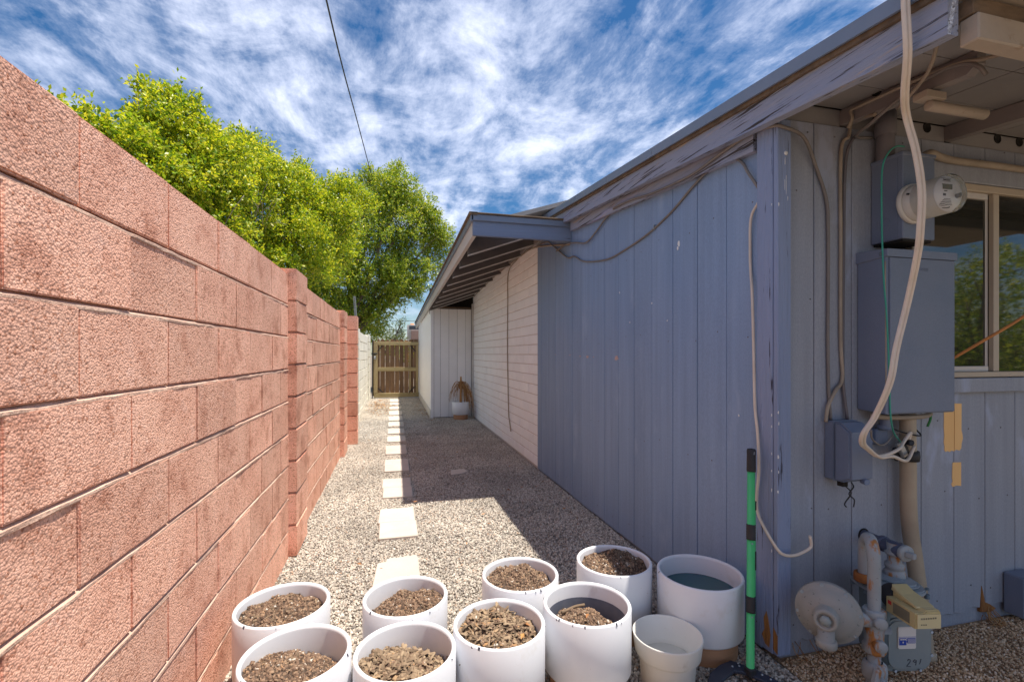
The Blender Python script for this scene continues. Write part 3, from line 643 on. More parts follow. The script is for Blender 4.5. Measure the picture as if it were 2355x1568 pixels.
# window
wf = MB(); X0, X1, XM0, XM1, Z0, Z1 = 2.29, 3.42, 2.788, 2.846, 1.175, 2.092
for (a, c, e, f, ya, yb_) in ((X0, X1, Z1 - .034, Z1, 1.628, 1.70), (X0, X1, Z0, Z0 + .026, 1.622, 1.70), (X0, X0 + .035, Z0 + .026, Z1 - .034, 1.63, 1.70), (X1 - .035, X1, Z0 + .026, Z1 - .034, 1.63, 1.70)):
    wf.box(a, c, ya, yb_, e, f, .003)
wf.box(XM0 + .020, XM1, 1.634, 1.655, Z0 + .0265, Z1 - .0345, .002)
win = wf.build('window', 'frame', house)
sf = MB(); sf.box(X0 + .0355, XM0 - .0005, 1.644, 1.661, Z1 - .062, Z1 - .0345, .002); sf.box(X0 + .0355, XM0 - .0005, 1.642, 1.661, Z0 + .0265, Z0 + .052, .002); sf.box(XM0, XM0 + .0195, 1.656, 1.68, Z0 + .0265, Z1 - .0345, .002)
sf.build('sash', 'framewhite', win)
MB().box(X0 + .0355, XM0 - .001, 1.656, 1.660, Z0 + .053, Z1 - .063).build('pane', 'glass', win)
MB().box(XM1 + .001, X1 - .0355, 1.648, 1.652, Z0 + .027, Z1 - .035).build('pane', 'glass', win)
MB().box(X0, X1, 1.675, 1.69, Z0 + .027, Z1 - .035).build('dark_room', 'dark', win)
MB().box(2.27, 3.45, 1.612, 1.6445, 1.105, 1.172, .003).build('sill', 'bluegrey', win)
MB().box(2.27, 3.45, 1.622, 1.6445, 2.094, 2.182, .003).build('head_trim', 'bluegrey', win)

# white brick wall
bw = MB().box(1.573, 1.80, 5.026, 9.52, -.03, 2.545).build('brick_wall', 'whitemortar', house)
def brick_mesh(i):
    rr = random.Random(50 + i); b = MB(); b.box(-.03, .03, -.1975, .1975, -.0535, .0535); bm = b.bm
    bmesh.ops.bevel(bm, geom=bm.edges[:], offset=.005, segments=1, affect='EDGES')
    for v in bm.verts: v.co += Vector((rr.uniform(-.0018, .0018), rr.uniform(-.001, .001), rr.uniform(-.0012, .0012)))
    me = b.mesh('brick'); me.materials.append(m['whitebrick']); return me
brs = [brick_mesh(i) for i in range(5)]
for i in range(22):
    z = .036 + .115 * i + .035; y = 5.027 + (0 if i % 2 else .2)
    if y > 5.1: inst('brick', R.choice(brs), bw, (1.5965 + R.uniform(-.0015, .0015), 5.125, z), (1, .49, 1))
    while y < 9.45:
        Ln = min(.400, 9.515 - y)
        inst('brick', R.choice(brs), bw, (1.5965 + R.uniform(-.002, .002), y + Ln / 2, z), (1, (Ln - .006) / .395, 1)); y += .4065
wb = MB()
wb.tube([(1.545, 4.02, 2.28), (1.550, 5.1, 2.49), (1.556, 5.8, 2.525), (1.556, 7.4, 2.52), (1.556, 9.3, 2.44)], .009, 6, 5)
wb.build('wall_cable', 'cabletan', None, 'pale cable stapled along the top of the white brick wall', 'cable', loc=(1.556, 7, 2.5))
wb = MB(); wb.tube([(1.553, 5.85, 2.52), (1.553, 6.39, 2.43), (1.552, 6.43, 2.0), (1.554, 6.46, 1.4), (1.552, 6.41, .8), (1.553, 6.38, .45), (1.553, 6.34, .37), (1.545, 6.22, .23)], .0075, 6, 5)
wb.build('wall_cable', 'cabletan', None, 'thin tan cable hanging straight down the middle of the white brick wall', 'cable', loc=(1.553, 6.4, 1.4))
MB().box(1.535, 1.572, 9.43, 9.515, 0, 2.30, .004).build('corner_trim', 'whitetrim', house)

# white storage closet that juts into the path
cl = MB(); cl.box(.730, 1.80, 9.535, 9.56, .01, 2.20); cl.box(.738, .76, 9.56, 14.4, .01, 2.10)
cl = cl.build('closet_wall', 'dark', house)
xs = [.775, .905, 1.075, 1.245, 1.415, 1.53]
for a, c in zip(xs, xs[1:]): MB().box(a + .0025, c - .0025, 9.518, 9.5345, .015, 2.19, .002).build('plank', 'white', cl)
MB().box(.712, .772, 9.505, 9.5335, .0, 2.20, .003).build('corner_trim', 'white', cl)
yy = 9.555
while yy < 14.3:
    w = min(.62, 14.38 - yy); MB().box(.712, .7375, yy + .002, yy + w - .002, .16, 2.205 - .021 * (yy - 9.5), .002).build('panel', 'white', cl); yy += w
MB().box(.700, .7375, 9.54, 14.38, .0, .158, .004).build('skirting_board', 'whitetrim', cl)
MB().box(.75, 1.53, 9.535, 9.57, 2.205, 2.235, .002).build('rail', 'stain', cl)
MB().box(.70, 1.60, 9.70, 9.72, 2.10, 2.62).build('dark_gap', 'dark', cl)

# low side roof over the brick wall: level end board, sloping rafters, eave board
ez = lambda y: 2.305 - .021 * (y - 4.0)
low = MB(); n = 1
for (ya, yb_) in ((4.30, 15.0),):
    low.hexa([(.64, ya, ez(ya) + .125), (1.9, ya, ez(ya) + .125 + .40), (1.9, yb_, ez(yb_) + .125 + .40), (.64, yb_, ez(yb_) + .125), (.64, ya, ez(ya) + .165), (1.9, ya, ez(ya) + .165 + .40), (1.9, yb_, ez(yb_) + .165 + .40), (.64, yb_, ez(yb_) + .165)])
low.box(.64, 1.62, 4.02, 4.32, 2.455, 2.475)
low = low.build('low_roof', 'soffit', house)
MB().box(.655, 1.553, 3.985, 4.018, 2.300, 2.435, .004).build('end_board', 'fasciaend', low)
MB().box(.640, 1.553, 3.965, 3.984, 2.425, 2.478, .003).build('end_trim', 'drip', low)
MB().box(.625, 1.556, 3.950, 4.02, 2.479, 2.492, .003).build('shingle_edge', 'stain', low)
strip(.655, .690, 4.019, 15.0, ez, lambda y: ez(y) + .135, 'eave_board', 'whitetrim', low, nseg=10)
strip(.635, .654, 3.965, 15.0, lambda y: ez(y) + .115, lambda y: ez(y) + .165, 'eave_trim', 'drip', low, nseg=10)
strip(.618, .690, 3.950, 15.0, lambda y: ez(y) + .1655, lambda y: ez(y) + .187, 'shingle_edge', 'stain', low, nseg=10)
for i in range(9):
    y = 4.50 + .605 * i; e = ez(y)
    MB().hexa([(.691, y, e - .062), (1.57, y, e + .25), (1.57, y + .04, e + .25), (.691, y + .04, e - .062), (.691, y, e + .118), (1.57, y, e + .398), (1.57, y + .04, e + .398), (.691, y + .04, e + .118)], .002).build('rafter', 'shaderafter', low)
    MB().hexa([(.692, y - .001, e - .0635), (1.57, y - .001, e + .2485), (1.57, y + .041, e + .2485), (.692, y + .041, e - .0635), (.692, y - .001, e - .054), (1.57, y - .001, e + .258), (1.57, y + .041, e + .258), (.692, y + .041, e - .054)]).build('bounce_light_strip', 'whitetrim', low)  # added pale strip standing in for gravel bounce light on the rafter underside
MB().box(1.52, 1.572, 4.03, 5.02, 2.50, 2.62).build('plate', 'soffit', low)
MB().box(1.535, 1.572, 5.03, 9.5, 2.535, 2.60, .003).build('plate', 'soffit', low)

# ---------------------------------------------------------------- planters
def chips(name, c, rad, zf, n, s0, s1, mt, parent, flat=.35, long=2.4):
    V = []; F = []
    for i in range(n):
        a = R.uniform(0, 6.28); r = rad * math.sqrt(R.random()); x, y = c[0] + r * math.cos(a), c[1] + r * math.sin(a)
        s = R.uniform(s0, s1); l = s * R.uniform(1, long); w = s * R.uniform(.4, .9); h = s * flat
        q = Matrix.Rotation(R.uniform(0, 6.28), 3, 'Z') @ Matrix.Rotation(R.gauss(0, .35), 3, 'Y') @ Matrix.Rotation(R.gauss(0, .35), 3, 'X')
        b = len(V); z = zf(r / rad, a) + h * .3
        for dx, dy, dz in ((-l, -w, -h), (l * R.uniform(.6, 1), -w * .8, -h), (l, w, -h), (-l * R.uniform(.6, 1), w, -h), (-l * .9, -w * .8, h), (l * .8, -w * .7, h), (l * .9, w * .8, h), (-l * .8, w * .7, h)):
            p = q @ Vector((dx, dy, dz)); V.append((x + p.x, y + p.y, z + p.z))
        for f in ((4, 5, 6, 7), (0, 1, 5, 4), (1, 2, 6, 5), (2, 3, 7, 6), (3, 0, 4, 7)): F.append(tuple(b + k for k in f))
    return fromnp(name, V, F, mt, parent, kind='stuff')
def planter(x, y, label, r=.168, zr=.33, fill='soil', level=.258, chipn=5, seed=0, base='potbase', glaze='pot', mound=.028):
    t = thing('planter', (x, y, 0), label, 'planter', 'white planters at the mouth of the path')
    rr = random.Random(seed); zw = zr - .245
    MB().lathe([(0, .004), (r - .032, 0), (r - .026, .006), (r - .026, zw + .02)], (x, y, 0), n=48).build('base', base, t)
    MB().lathe([(0, zw + .012), (r - .02, zw), (r - .008, zw + .004), (r - .001, zw + .014), (r, zr - .006), (r - .003, zr - .001), (r - .008, zr), (r - .013, zr - .003), (r - .015, zr - .012), (r - .016, level - .06)], (x, y, 0), n=64).build('glazed_body', glaze, t)
    ri = r - .0165
    if chipn:
        cb = MB()
        for i in range(chipn):
            a = rr.uniform(0, 6.28); da = rr.uniform(.006, .03)
            z0 = zr - rr.uniform(.001, .004)
            pts = [(x + (r - .0035) * math.cos(a - da), y + (r - .0035) * math.sin(a - da), z0), (x + (r - .003) * math.cos(a + da), y + (r - .003) * math.sin(a + da), z0), (x + (r + .0008) * math.cos(a + da * .7), y + (r + .0008) * math.sin(a + da * .7), zr - .010), (x + (r + .0008) * math.cos(a - da * .8), y + (r + .0008) * math.sin(a - da * .8), zr - .008)]
            cb.prism(pts, (0, 0, .0022))
        cb.build('rim_chips', 'potchip', t, kind='stuff')
    if fill == 'water':
        MB().lathe([(0, level), (ri, level)], (x, y, 0), n=48).build('water', 'water', t); return t
    ox, oy = rr.uniform(-.03, .03), rr.uniform(-.03, .03)
    def zf(u, a):
        px, py = u * math.cos(a), u * math.sin(a)
        return level + mound * (1 - u * u) + .020 * (mnoise.noise(Vector((px * 3 + seed * 7, py * 3, 1.3)))) + .010 * mnoise.noise(Vector((px * 11 + seed, py * 11, 4.1))) - (ox * px + oy * py) * 1.2
    V = [(x, y, zf(0, 0))]; F = []; nr, na = 16, 56; fr = ri if fill != 'half' else ri - .012
    for i in range(1, nr + 1):
        for k in range(na):
            u = i / nr; a = 2 * PI * k / na; V.append((x + fr * u * math.cos(a), y + fr * u * math.sin(a), zf(u, a)))
    for i in range(nr):
        for k in range(na):
            k2 = (k + 1) % na
            if i == 0: F.append((0, 1 + k, 1 + k2, 1 + k2))
            else: F.append((1 + (i - 1) * na + k, 1 + i * na + k, 1 + i * na + k2, 1 + (i - 1) * na + k2))
    bm = MB(); vs = [bm.bm.verts.new(v) for v in V]
    for f in F:
        f2 = []
        for q in f:
            if vs[q] not in f2: f2.append(vs[q])
        bm.bm.faces.new(f2).smooth = True
    bm.build('soil', 'soil', t)
    if fill == 'bark':
        chips('mulch', (x, y), fr * .95, zf, 1300, .0038, .0095, 'chip', t, .20, 4.0)
        chips('crumbs', (x, y), fr * .97, zf, 900, .002, .0055, 'crumb', t, .8, 1.6)
    else:
        chips('crumbs', (x, y), fr * .97, zf, 3000, .0014, .0044, 'crumb', t, .8, 1.8)
        chips('twigs', (x, y), fr * .92, zf, 130, .0018, .0050, 'chip', t, .4, 5)
    if fill == 'half':
        MB().lathe([(r - .0165, level + .055), (r - .0185, level + .03), (r - .020, level - .03)], (x, y, 0), n=48).build('unglazed_inside', 'inner', t)
    return t
G_ = {}
G_['a'] = planter(-.414, 1.966, 'white planter of potting soil at the rear left, closest to the pink block wall', .170, seed=1, level=.268)
G_['b'] = planter(-.304, 1.627, 'white planter of soil at front left with a pale twig lying on the soil', .168, seed=2, level=.262, mound=.036)
G_['c'] = planter(.045, 1.915, 'white planter of brown soil standing in front of the broken stepping stone', .165, seed=3, level=.272)
G_['d'] = planter(.036, 1.565, 'white planter of coarse bark mulch at the front, left of the other bark planter', .163, fill='bark', seed=4, level=.258, mound=.034)
G_['e'] = planter(.365, 1.641, 'white planter of bark mulch at the front, right of the other bark planter', .164, fill='bark', seed=5, level=.262)
G_['f'] = planter(.535, 1.984, 'white planter with soil mounded nearly to its rim, in the middle of the back row', .167, seed=6, level=.274, mound=.040)
G_['g'] = planter(.721, 1.688, 'white planter with low soil and a chipped rim, beside the small plastic pot', .168, fill='half', seed=7, level=.215, chipn=16, mound=.045)
G_['h'] = planter(.993, 2.008, 'white planter with soil half in shadow, rearmost by the blue wall', .172, seed=8, level=.275, mound=.034)
G_['i'] = planter(1.306, 1.808, 'white planter holding dark water on a tan base by the corner post', .180, fill='water', seed=9, level=.245, chipn=3)
G_['k'] = planter(-.450, 1.265, 'cream planter with a dark chipped rim, nearest the camera beside the pink wall', .160, zr=.385, seed=10, level=.30, chipn=40, glaze='potcream')
b = MB(); b.tube([(-.435, 1.625, .305), (-.405, 1.595, .312), (-.385, 1.555, .307), (-.378, 1.52, .292)], .0045, 6, 4); b.build('twig', 'cablewhite', None, 'pale bent twig lying on the soil of the front left planter', 'twig', loc=(-.4, 1.58, .30))
b = MB(); b.tube([(.64, 1.745, .268), (.70, 1.765, .273), (.745, 1.765, .276)], .006, 6, 3); b.build('twig', 'chip', None, 'brown bark strip lying at the back of the half filled planter', 'twig', loc=(.7, 1.76, .27))
# fallen leaves on soil
b = MB()
for (x, y, z, a, s) in ((-.355, 1.515, .288, .3, .020), (-.29, 1.50, .287, 2.2, .018), (.44, 1.60, .282, 1.0, .016), (.47, 1.66, .285, 2.6, .018), (.72, 1.68, .272, .8, .014)):
    c, d = math.cos(a) * s, math.sin(a) * s
    b.quad((x - c, y - d, z + .006), (x + d * .5, y - c * .5, z + .014), (x + c, y + d, z + .010), (x - d * .5, y + c * .5, z + .015))
b.build('leaf_litter', 'litter', kind='stuff')
# small plastic nursery pot
t = thing('nursery_pot', (1.041, 1.641, 0), 'small stepped white plastic pot holding shallow water, in front of the water planter', 'pot')
MB().lathe([(0, .003), (.095, 0), (.100, .004), (.108, .105), (.112, .112), (.121, .118), (.124, .122), (.132, .183), (.1325, .190), (.130, .1925), (.127, .190), (.118, .122), (.106, .110), (.102, .085)], (1.041, 1.641, 0), n=56).build('body', 'plastic', t)
MB().lathe([(0, .090), (.1025, .090)], (1.041, 1.641, 0), n=40).build('water', 'clearwater', t)
b = MB()
for (a, z, w, h) in ((2.62, .150, .13, .030), (2.50, .135, .10, .018), (2.72, .165, .05, .016)):
    n = 10; P = []
    for i in range(n):
        th = 2 * PI * i / n; aa = a + w * math.cos(th) * R.uniform(.6, 1.1); zz = z + h * math.sin(th) * R.uniform(.6, 1.1); rr_ = .118 + (zz - .122) * .148 - .0015
        P.append((1.041 + rr_ * math.cos(aa), 1.641 + rr_ * math.sin(aa), zz))
    b.prism(P, (.0004, -.0003, 0))
b.build('mud_smear', 'mudsmear', t, kind='stuff')

# far planter with the dried plant
t = thing('dead_plant_planter', (1.27, 9.22, 0), 'white planter on a tan base with a dried brown plant by the closet', 'planter')
MB().lathe([(0, .004), (.132, 0), (.138, .008), (.142, .12)], (1.27, 9.22, 0), n=36).build('base', 'potbase', t)
MB().lathe([(0, .105), (.155, .10), (.166, .108), (.168, .345), (.164, .349), (.158, .345), (.155, .29), (0, .30)], (1.27, 9.22, 0), n=48).build('glazed_body', 'pot', t)
def fronds(nf, fn, lean):
    V = []; F = []
    for i in range(nf):
        p0, p1, p2, p3, w = fn(i); pr = None
        for k in range(7):
            u = k / 6; q = [(1 - u) ** 3 * a + 3 * (1 - u) ** 2 * u * b_ + 3 * (1 - u) * u * u * c + u ** 3 * d for a, b_, c, d in zip(p0, p1, p2, p3)]
            ww = w * (1 - u * .8); a = R.uniform(-.3, .3); V += [(q[0] - ww, q[1] - ww * a, q[2]), (q[0] + ww, q[1] + ww * a, q[2])]
            if k: b = len(V); F.append((b - 4, b - 3, b - 1, b - 2))
    return V, F
def mk(i):
    a = R.choice([R.gauss(3.4, .35), R.gauss(-.15, .25), R.gauss(-.15, .2), R.uniform(0, 6.28)]); h = R.uniform(.66, .80); rr_ = R.uniform(.06, .21); lo = R.uniform(.05, .45) if math.cos(a) > .5 else R.uniform(.34, .5)
    if abs(math.cos(a)) < .5: rr_ *= .4
    x, y = 1.27, 9.20; c, d = math.cos(a), math.sin(a) * .5 - .25
    return ((x, y, h - .12), (x + c * rr_ * .35, y + d * rr_ * .5, h + .06), (x + c * rr_ * 1.0, y + d * rr_, h - .08), (x + c * rr_ * 1.25, y + d * rr_, lo)), R.uniform(.004, .009)
V, F = fronds(120, lambda i: (lambda q: (*q[0], q[1]))(mk(i)), 0)
fromnp('dried_leaves', V, F, 'straw', t, kind='stuff')
MB().tube([(1.27, 9.2, .28), (1.27, 9.19, .55), (1.275, 9.2, .84)], lambda u: .028 - .012 * u, 8).build('stem', 'straw', t)

# ---------------------------------------------------------------- wooden gate
g = thing('wooden_gate', (.05, 14.0, 0), 'weathered wooden gate of dog eared boards closing the far end of the path', 'gate')
bx = [-.475, -.392, -.250, -.118, .020, .150, .280, .415, .555, .685]
for i, (a, c) in enumerate(zip(bx, bx[1:])):
    gp = .007 + R.uniform(0, .005); x0, x1 = a + gp / 2, c - gp / 2; top = 1.655 + R.uniform(-.02, .02); lo = .06 + R.uniform(-.01, .01); cxx = (x0 + x1) / 2; w = (x1 - x0) / 2
    P = [(x0, 14.06, lo), (x1, 14.06, lo), (x1, 14.06, top), (cxx + w * .55, 14.06, top + .045), (cxx - w * .55, 14.06, top + .045), (x0, 14.06, top)]
    MB().prism(P, (0, .018, 0), .002).build('board', 'gatewood', g)
MB().prism([(-.60, 14.06, .07), (-.49, 14.06, .07), (-.49, 14.06, 1.62), (-.515, 14.06, 1.66), (-.575, 14.06, 1.66), (-.60, 14.06, 1.62)], (0, .018, 0), .002).build('board', 'gatewood', g)
MB().box(-.565, .70, 14.012, 14.058, 1.535, 1.632, .004).build('rail', 'gaterail', g)
MB().box(-.455, .63, 14.012, 14.058, .785, .895, .004).build('rail', 'gaterail', g)
MB().box(-.565, .70, 14.012, 14.058, .030, .155, .004).build('rail', 'gaterail', g)
MB().box(-.572, -.458, 14.008, 14.056, .157, 1.533, .006).build('stile', 'gatepost', g)
MB().box(.618, .692, 14.008, 14.056, .157, 1.533, .005).build('stile', 'gatepost', g)
MB().box(.43, .475, 14.02, 14.058, .157, 1.533, .003).build('batten', 'gatepost', g)
for (xa, za, xb, zb_) in ((-.46, .30, -.30, .17), (.42, .17, .60, .34), (-.46, 1.36, -.33, 1.52), (.46, 1.52, .61, 1.36)):
    d = Vector((xb - xa, 0, zb_ - za)); pp = Vector((-d.z, 0, d.x)).normalized() * .012
    P = [Vector((xa, 14.004, za)) + pp, Vector((xa, 14.004, za)) - pp, Vector((xb, 14.004, zb_)) - pp, Vector((xb, 14.004, zb_)) + pp]
    MB().prism(P, (0, .004, 0)).build('corner_brace', 'iron', g)
lt = MB().box(-.63, -.47, 13.99, 14.005, 1.27, 1.31, .002).build('latch', 'iron', g)
MB().tube([(-.545, 13.985, 1.22), (-.55, 13.98, 1.26), (-.53, 13.98, 1.275), (-.515, 13.98, 1.26), (-.52, 13.985, 1.22)], .006, 6).build('shackle', 'iron', lt)
MB().box(-.565, -.505, 13.965, 13.995, 1.13, 1.215, .006).build('padlock', 'galv', lt)
MB().box(-.612, -.588, 13.975, 14.03, .0, 1.70, .003).build('gate_frame', 'iron', g)
MB().box(.15, .69, 13.96, 14.10, -.02, .02, .004).build('concrete_sill', 'whitetrim', None, 'pale concrete strip under the wooden gate', 'sill', loc=(.4, 14.03, 0))

# ---------------------------------------------------------------- trees
def crown(name, blobs, per, size, mt, parent, seed, up=.35):
    rg = np.random.default_rng(seed); Vs = []; Fs = []; nb = 0
    for (cx_, cy_, cz_, r, *k) in blobs:
        dn = k[0] if k else 1.0; sq = k[1] if len(k) > 1 else 1.0
        K = max(6, int(11 * min(1.6, (r / .6) ** .5)))
        cd_ = rg.normal(size=(K, 3)); cd_ /= np.linalg.norm(cd_, axis=1)[:, None]
        cc_ = np.array([cx_, cy_, cz_]) + cd_ * (r * rg.uniform(.35, .86, K))[:, None]; cr_ = r * rg.uniform(.26, .50, K)
        nt_ = int(per * dn * r * r)
        pick = rg.choice(K, nt_, p=cr_ ** 2 / (cr_ ** 2).sum())
        d = rg.normal(size=(nt_, 3)); d[:, 2] += .25; d /= np.linalg.norm(d, axis=1)[:, None]
        rad = cr_[pick] * (rg.uniform(.05, 1.0, nt_) ** .38) * rg.uniform(.80, 1.12, nt_)
        tw = cc_[pick] + d * rad[:, None] * np.array([1, 1, .82 * sq])
        tdir = d + rg.normal(size=(nt_, 3)) * .55 + np.array([0, 0, up]); tdir /= np.linalg.norm(tdir, axis=1)[:, None]
        for j in range(9):
            along = (j / 8.0) * rg.uniform(.10, .22, nt_) * (size / .05)
            p = tw + tdir * along[:, None] * .8
            ld = tdir * .5 + rg.normal(size=(nt_, 3)) * .65; ld /= np.linalg.norm(ld, axis=1)[:, None]
            nn = rg.normal(size=(nt_, 3)) * .8 + np.array([0, 0, .8]) + d * .3
            sd = np.cross(ld, nn); sd /= (np.linalg.norm(sd, axis=1)[:, None] + 1e-9)
            l = size * rg.uniform(.7, 1.25, nt_)[:, None]; w = l * .24
            up_ = np.cross(sd, ld) * l * .08
            a = p; b_ = p + ld * l * .5 + sd * w + up_; c_ = p + ld * l; e_ = p + ld * l * .5 - sd * w + up_
            Vs.append(np.stack([a, b_, c_, e_], 1).reshape(-1, 3)); Fs.append(np.arange(nt_ * 4).reshape(-1, 4) + nb); nb += nt_ * 4
    return fromnp(name, np.concatenate(Vs), np.concatenate(Fs), mt, parent, kind='stuff')
def limbs(parent, base, blobs, r0, mt='bark', seed=1, fork=1.2):
    rr = random.Random(seed); b = MB(); bx_, by_ = base[:2]
    fk = Vector((bx_ + rr.uniform(-.1, .1), by_, fork))
    b.tube([(bx_, by_, -.05), (bx_ + .04, by_, fork * .5), fk], lambda u: r0 * (1.25 - .4 * u), 10); b.build('trunk', mt, parent)
    for q in blobs:
        c = Vector(q[:3]); mid = fk.lerp(c, .5) + Vector((rr.uniform(-.2, .2), rr.uniform(-.2, .2), rr.uniform(-.1, .3)))
        b2 = MB(); b2.tube([fk - Vector((0, 0, .1)), mid, c], lambda u: max(r0 * (.5 - .42 * u), .012), 7, 4)
        for k in range(4):
            e = c + Vector((rr.uniform(-1, 1), rr.uniform(-1, 1), rr.uniform(-.7, 1))) * q[3] * .8; s_ = mid.lerp(c, rr.uniform(.2, 1))
            b2.tube([s_, s_.lerp(e, .5) + Vector((0, 0, rr.uniform(-.1, .1))), e], lambda u: .016 - .012 * u, 5, 3)
        b2.build('limb', mt, parent)

ta = thing('shade_tree', (-3.1, 5.7, 0), 'bushy bright green tree crowding over the near part of the pink wall', 'tree')
TA = [(-2.5, 7.2, 4.12, .32), (-2.45, 7.3, 3.75, .42), (-2.95, 4.7, 3.0, .30), (-2.85, 4.85, 3.25, .22), (-2.9, 4.6, 2.75, .35), (-2.77, 4.9, 3.2, 0.22), (-2.72, 5.2, 3.17, 0.3), (-2.65, 5.6, 3.43, 0.29), (-2.57, 6.0, 3.92, 0.3), (-2.41, 6.3, 3.92, 0.37), (-2.61, 5.6, 3.01, 0.44), (-2.38, 6.0, 3.24, 0.5), (-2.24, 6.6, 3.71, 0.4), (-2.14, 6.6, 3.12, 0.54), (-2.41, 6.3, 2.84, 0.5), (-2.63, 6.1, 4.18, 0.14), (-2.46, 6.2, 4.21, 0.16), (-2.33, 6.4, 4.21, 0.16), (-2.66, 5.0, 3.41, 0.09), (-2.73, 4.8, 3.39, 0.06)]
limbs(ta, (-3.1, 5.7), TA[:10], .09, seed=2)
crown('crown', TA, 3000, .050, 'leaf', ta, 11)
tb = thing('shade_tree', (-2.9, 9.8, 0), 'dense green tree in the middle of the row behind the pink wall', 'tree')
TB = [(-2.48, 8.0, 4.40, .38), (-2.48, 8.5, 4.22, .46), (-.95, 12.0, 4.95, .54), (-2.32, 9.3, 4.75, .40), (-2.66, 9.5, 4.74, 0.49), (-2.23, 9.5, 4.39, 0.59), (-2.52, 9.0, 3.79, 0.67), (-2.03, 10, 4.47, 0.53), (-1.8, 10.5, 4.64, 0.53), (-2.08, 9.5, 3.59, 0.78), (-1.46, 10.5, 4.3, 0.65), (-1.08, 11, 4.7, 0.55), (-1.72, 10, 3.26, 0.78), (-1.17, 11, 3.73, 0.82), (-2.45, 9.5, 5.08, 0.17), (-1.89, 10.5, 5.08, 0.22), (-2.52, 9, 3.04, 0.6), (-2.16, 9.2, 2.8, 0.53)]
limbs(tb, (-2.9, 9.8), TB, .12, seed=3)
crown('crown', TB, 1600, .058, 'leaf', tb, 12)
tcx = thing('shade_tree', (-1.6, 16.6, 0), 'tall loose crowned tree leaning over the gate at the far end', 'tree')
TC = [(-0.67, 16.93, 6.76, 0.95), (0.13, 16.93, 6.97, 0.85), (0.68, 17.59, 6.29, 0.97), (-0.38, 16.93, 5.42, 1.46), (-1.49, 16.53, 4.38, 1.19), (1.25, 17.86, 6.08, 0.74), (1.69, 18.26, 5.79, 0.68), (0.84, 17.59, 4.86, 1.13), (-0.38, 16.93, 3.91, 1.15), (-1.74, 16.26, 3.33, 1.1), (0.53, 17.59, 3.89, 0.81), (-0.81, 16.93, 2.99, 0.84), (-2.18, 15.6, 3.9, 0.98), (-0.87, 17.99, 2.3, 0.65), (1.53, 18.26, 5.19, 0.67), (-2.43, 15.6, 3.08, 0.7), (-0.01, 17.99, 3.28, 0.57), (-1.25, 17.06, 2.39, 0.69), (-0.01, 16.93, 7.57, 0.4), (-0.81, 16.93, 7.35, 0.43)]
limbs(tcx, (-1.6, 16.6), TC, .16, seed=4, fork=1.8)
crown('crown', TC, 900, .076, 'leafb', tcx, 13, up=.1)
# bare twigs showing in the crowns
for (par, c) in ((tb, (-2.25, 8.6, 3.55)), (ta, (-2.2, 6.5, 2.75))):
    b = MB()
    for i in range(16):
        a = Vector(c) + Vector((R.uniform(-.1, .2), R.uniform(-.2, .2), R.uniform(-.2, .2))); e = a + Vector((R.uniform(-.1, .35), R.uniform(-.5, .1), R.uniform(-.05, .45)))
        b.tube([a, a.lerp(e, .5) + Vector((0, 0, .04)), e], .005, 4, 3)
    b.build('bare_twigs', 'twig', par, kind='stuff')
def tree(name, base, blobs, label, per, size, mt, seed, r0=.1):
    t = thing(name, (base[0], base[1], 0), label, 'tree'); limbs(t, base, blobs, r0, seed=seed, fork=1.3); crown('crown', blobs, per, size, mt, t, seed); return t
tree('olive_tree', (.2, 24, 0), [(.36, 24, 2.75, .24), (.12, 24, 2.2, .36), (-.25, 24.3, 2.05, .30), (.42, 24.2, 2.35, .26), (.30, 23.8, 1.9, .36)], 'grey green tree far beyond the gate beside the white chimney', 520, .075, 'leafgrey', 31, .08)
tree('garden_shrub', (-.2, 19, 0), [(-.35, 19, 1.5, .40), (.05, 19.5, 1.35, .40), (.5, 20, 1.25, .40)], 'low bright shrub just beyond the wooden gate', 600, .06, 'leaf', 32, .05)
# far house
fh = thing('far_house', (2.2, 27, 0), 'distant house with a white brick chimney and brown wall beyond the gate', 'house')
ch = MB().box(.70, 1.55, 26.0, 26.8, 0, 2.86).build('chimney', 'chim', fh)
for i in range(11):
    MB().box(.695, 1.556, 25.995, 26.81, 1.55 + i * .118, 1.562 + i * .118).build('chimney_course', 'whitemortar', ch)
MB().box(.79, 1.56, 25.97, 26.0, 2.60, 2.80).build('slate_band', 'darkband', ch)
MB().cyl((.97, 26.4, 2.86), (.97, 26.4, 2.95), .10, n=14).build('chimney_pot', 'terra', ch)
MB().box(.89, 6, 25.6, 25.98, 0, 2.52).build('wall', 'farroof', fh)
MB().box(.86, 6, 25.4, 25.6, 2.02, 2.06).build('roof_edge', 'stain', fh)
MB().prism([(1.0, 25.55, 1.86), (2.2, 25.55, 1.93), (2.2, 25.55, 2.0), (1.0, 25.55, 1.90)], (0, .03, 0)).build('roof_edge', 'stain', fh)

# ---------------------------------------------------------------- overhead lines
b = MB()
def px_line(): return [(-.80, -4.0, 4.6), (-.80, 1.0, 4.95), (-.788, 6.0, 5.525), (-.788, 8.0, 5.83), (-.771, 10.5, 6.27), (-.722, 15.0, 6.95), (-.7, 20, 7.9)]
b.tube(px_line(), .0125, 6, 10)
b.build('service_cable', 'wireblack', None, 'thin dark overhead cable running up the sky into the trees', 'cable', loc=(-.5, 5, 4.3))
for z, lab in ((3.32, 'upper dark power line in the gap of sky above the gate'), (2.76, 'lower dark power line in the gap of sky above the gate')):
    MB().tube([(-14, 30, z + .25), (0, 30, z), (14, 30, z + .3)], .014, 6, 8).build('power_line', 'wireblack', None, lab, 'power line', 'power lines beyond the gate', loc=(0, 30, z))

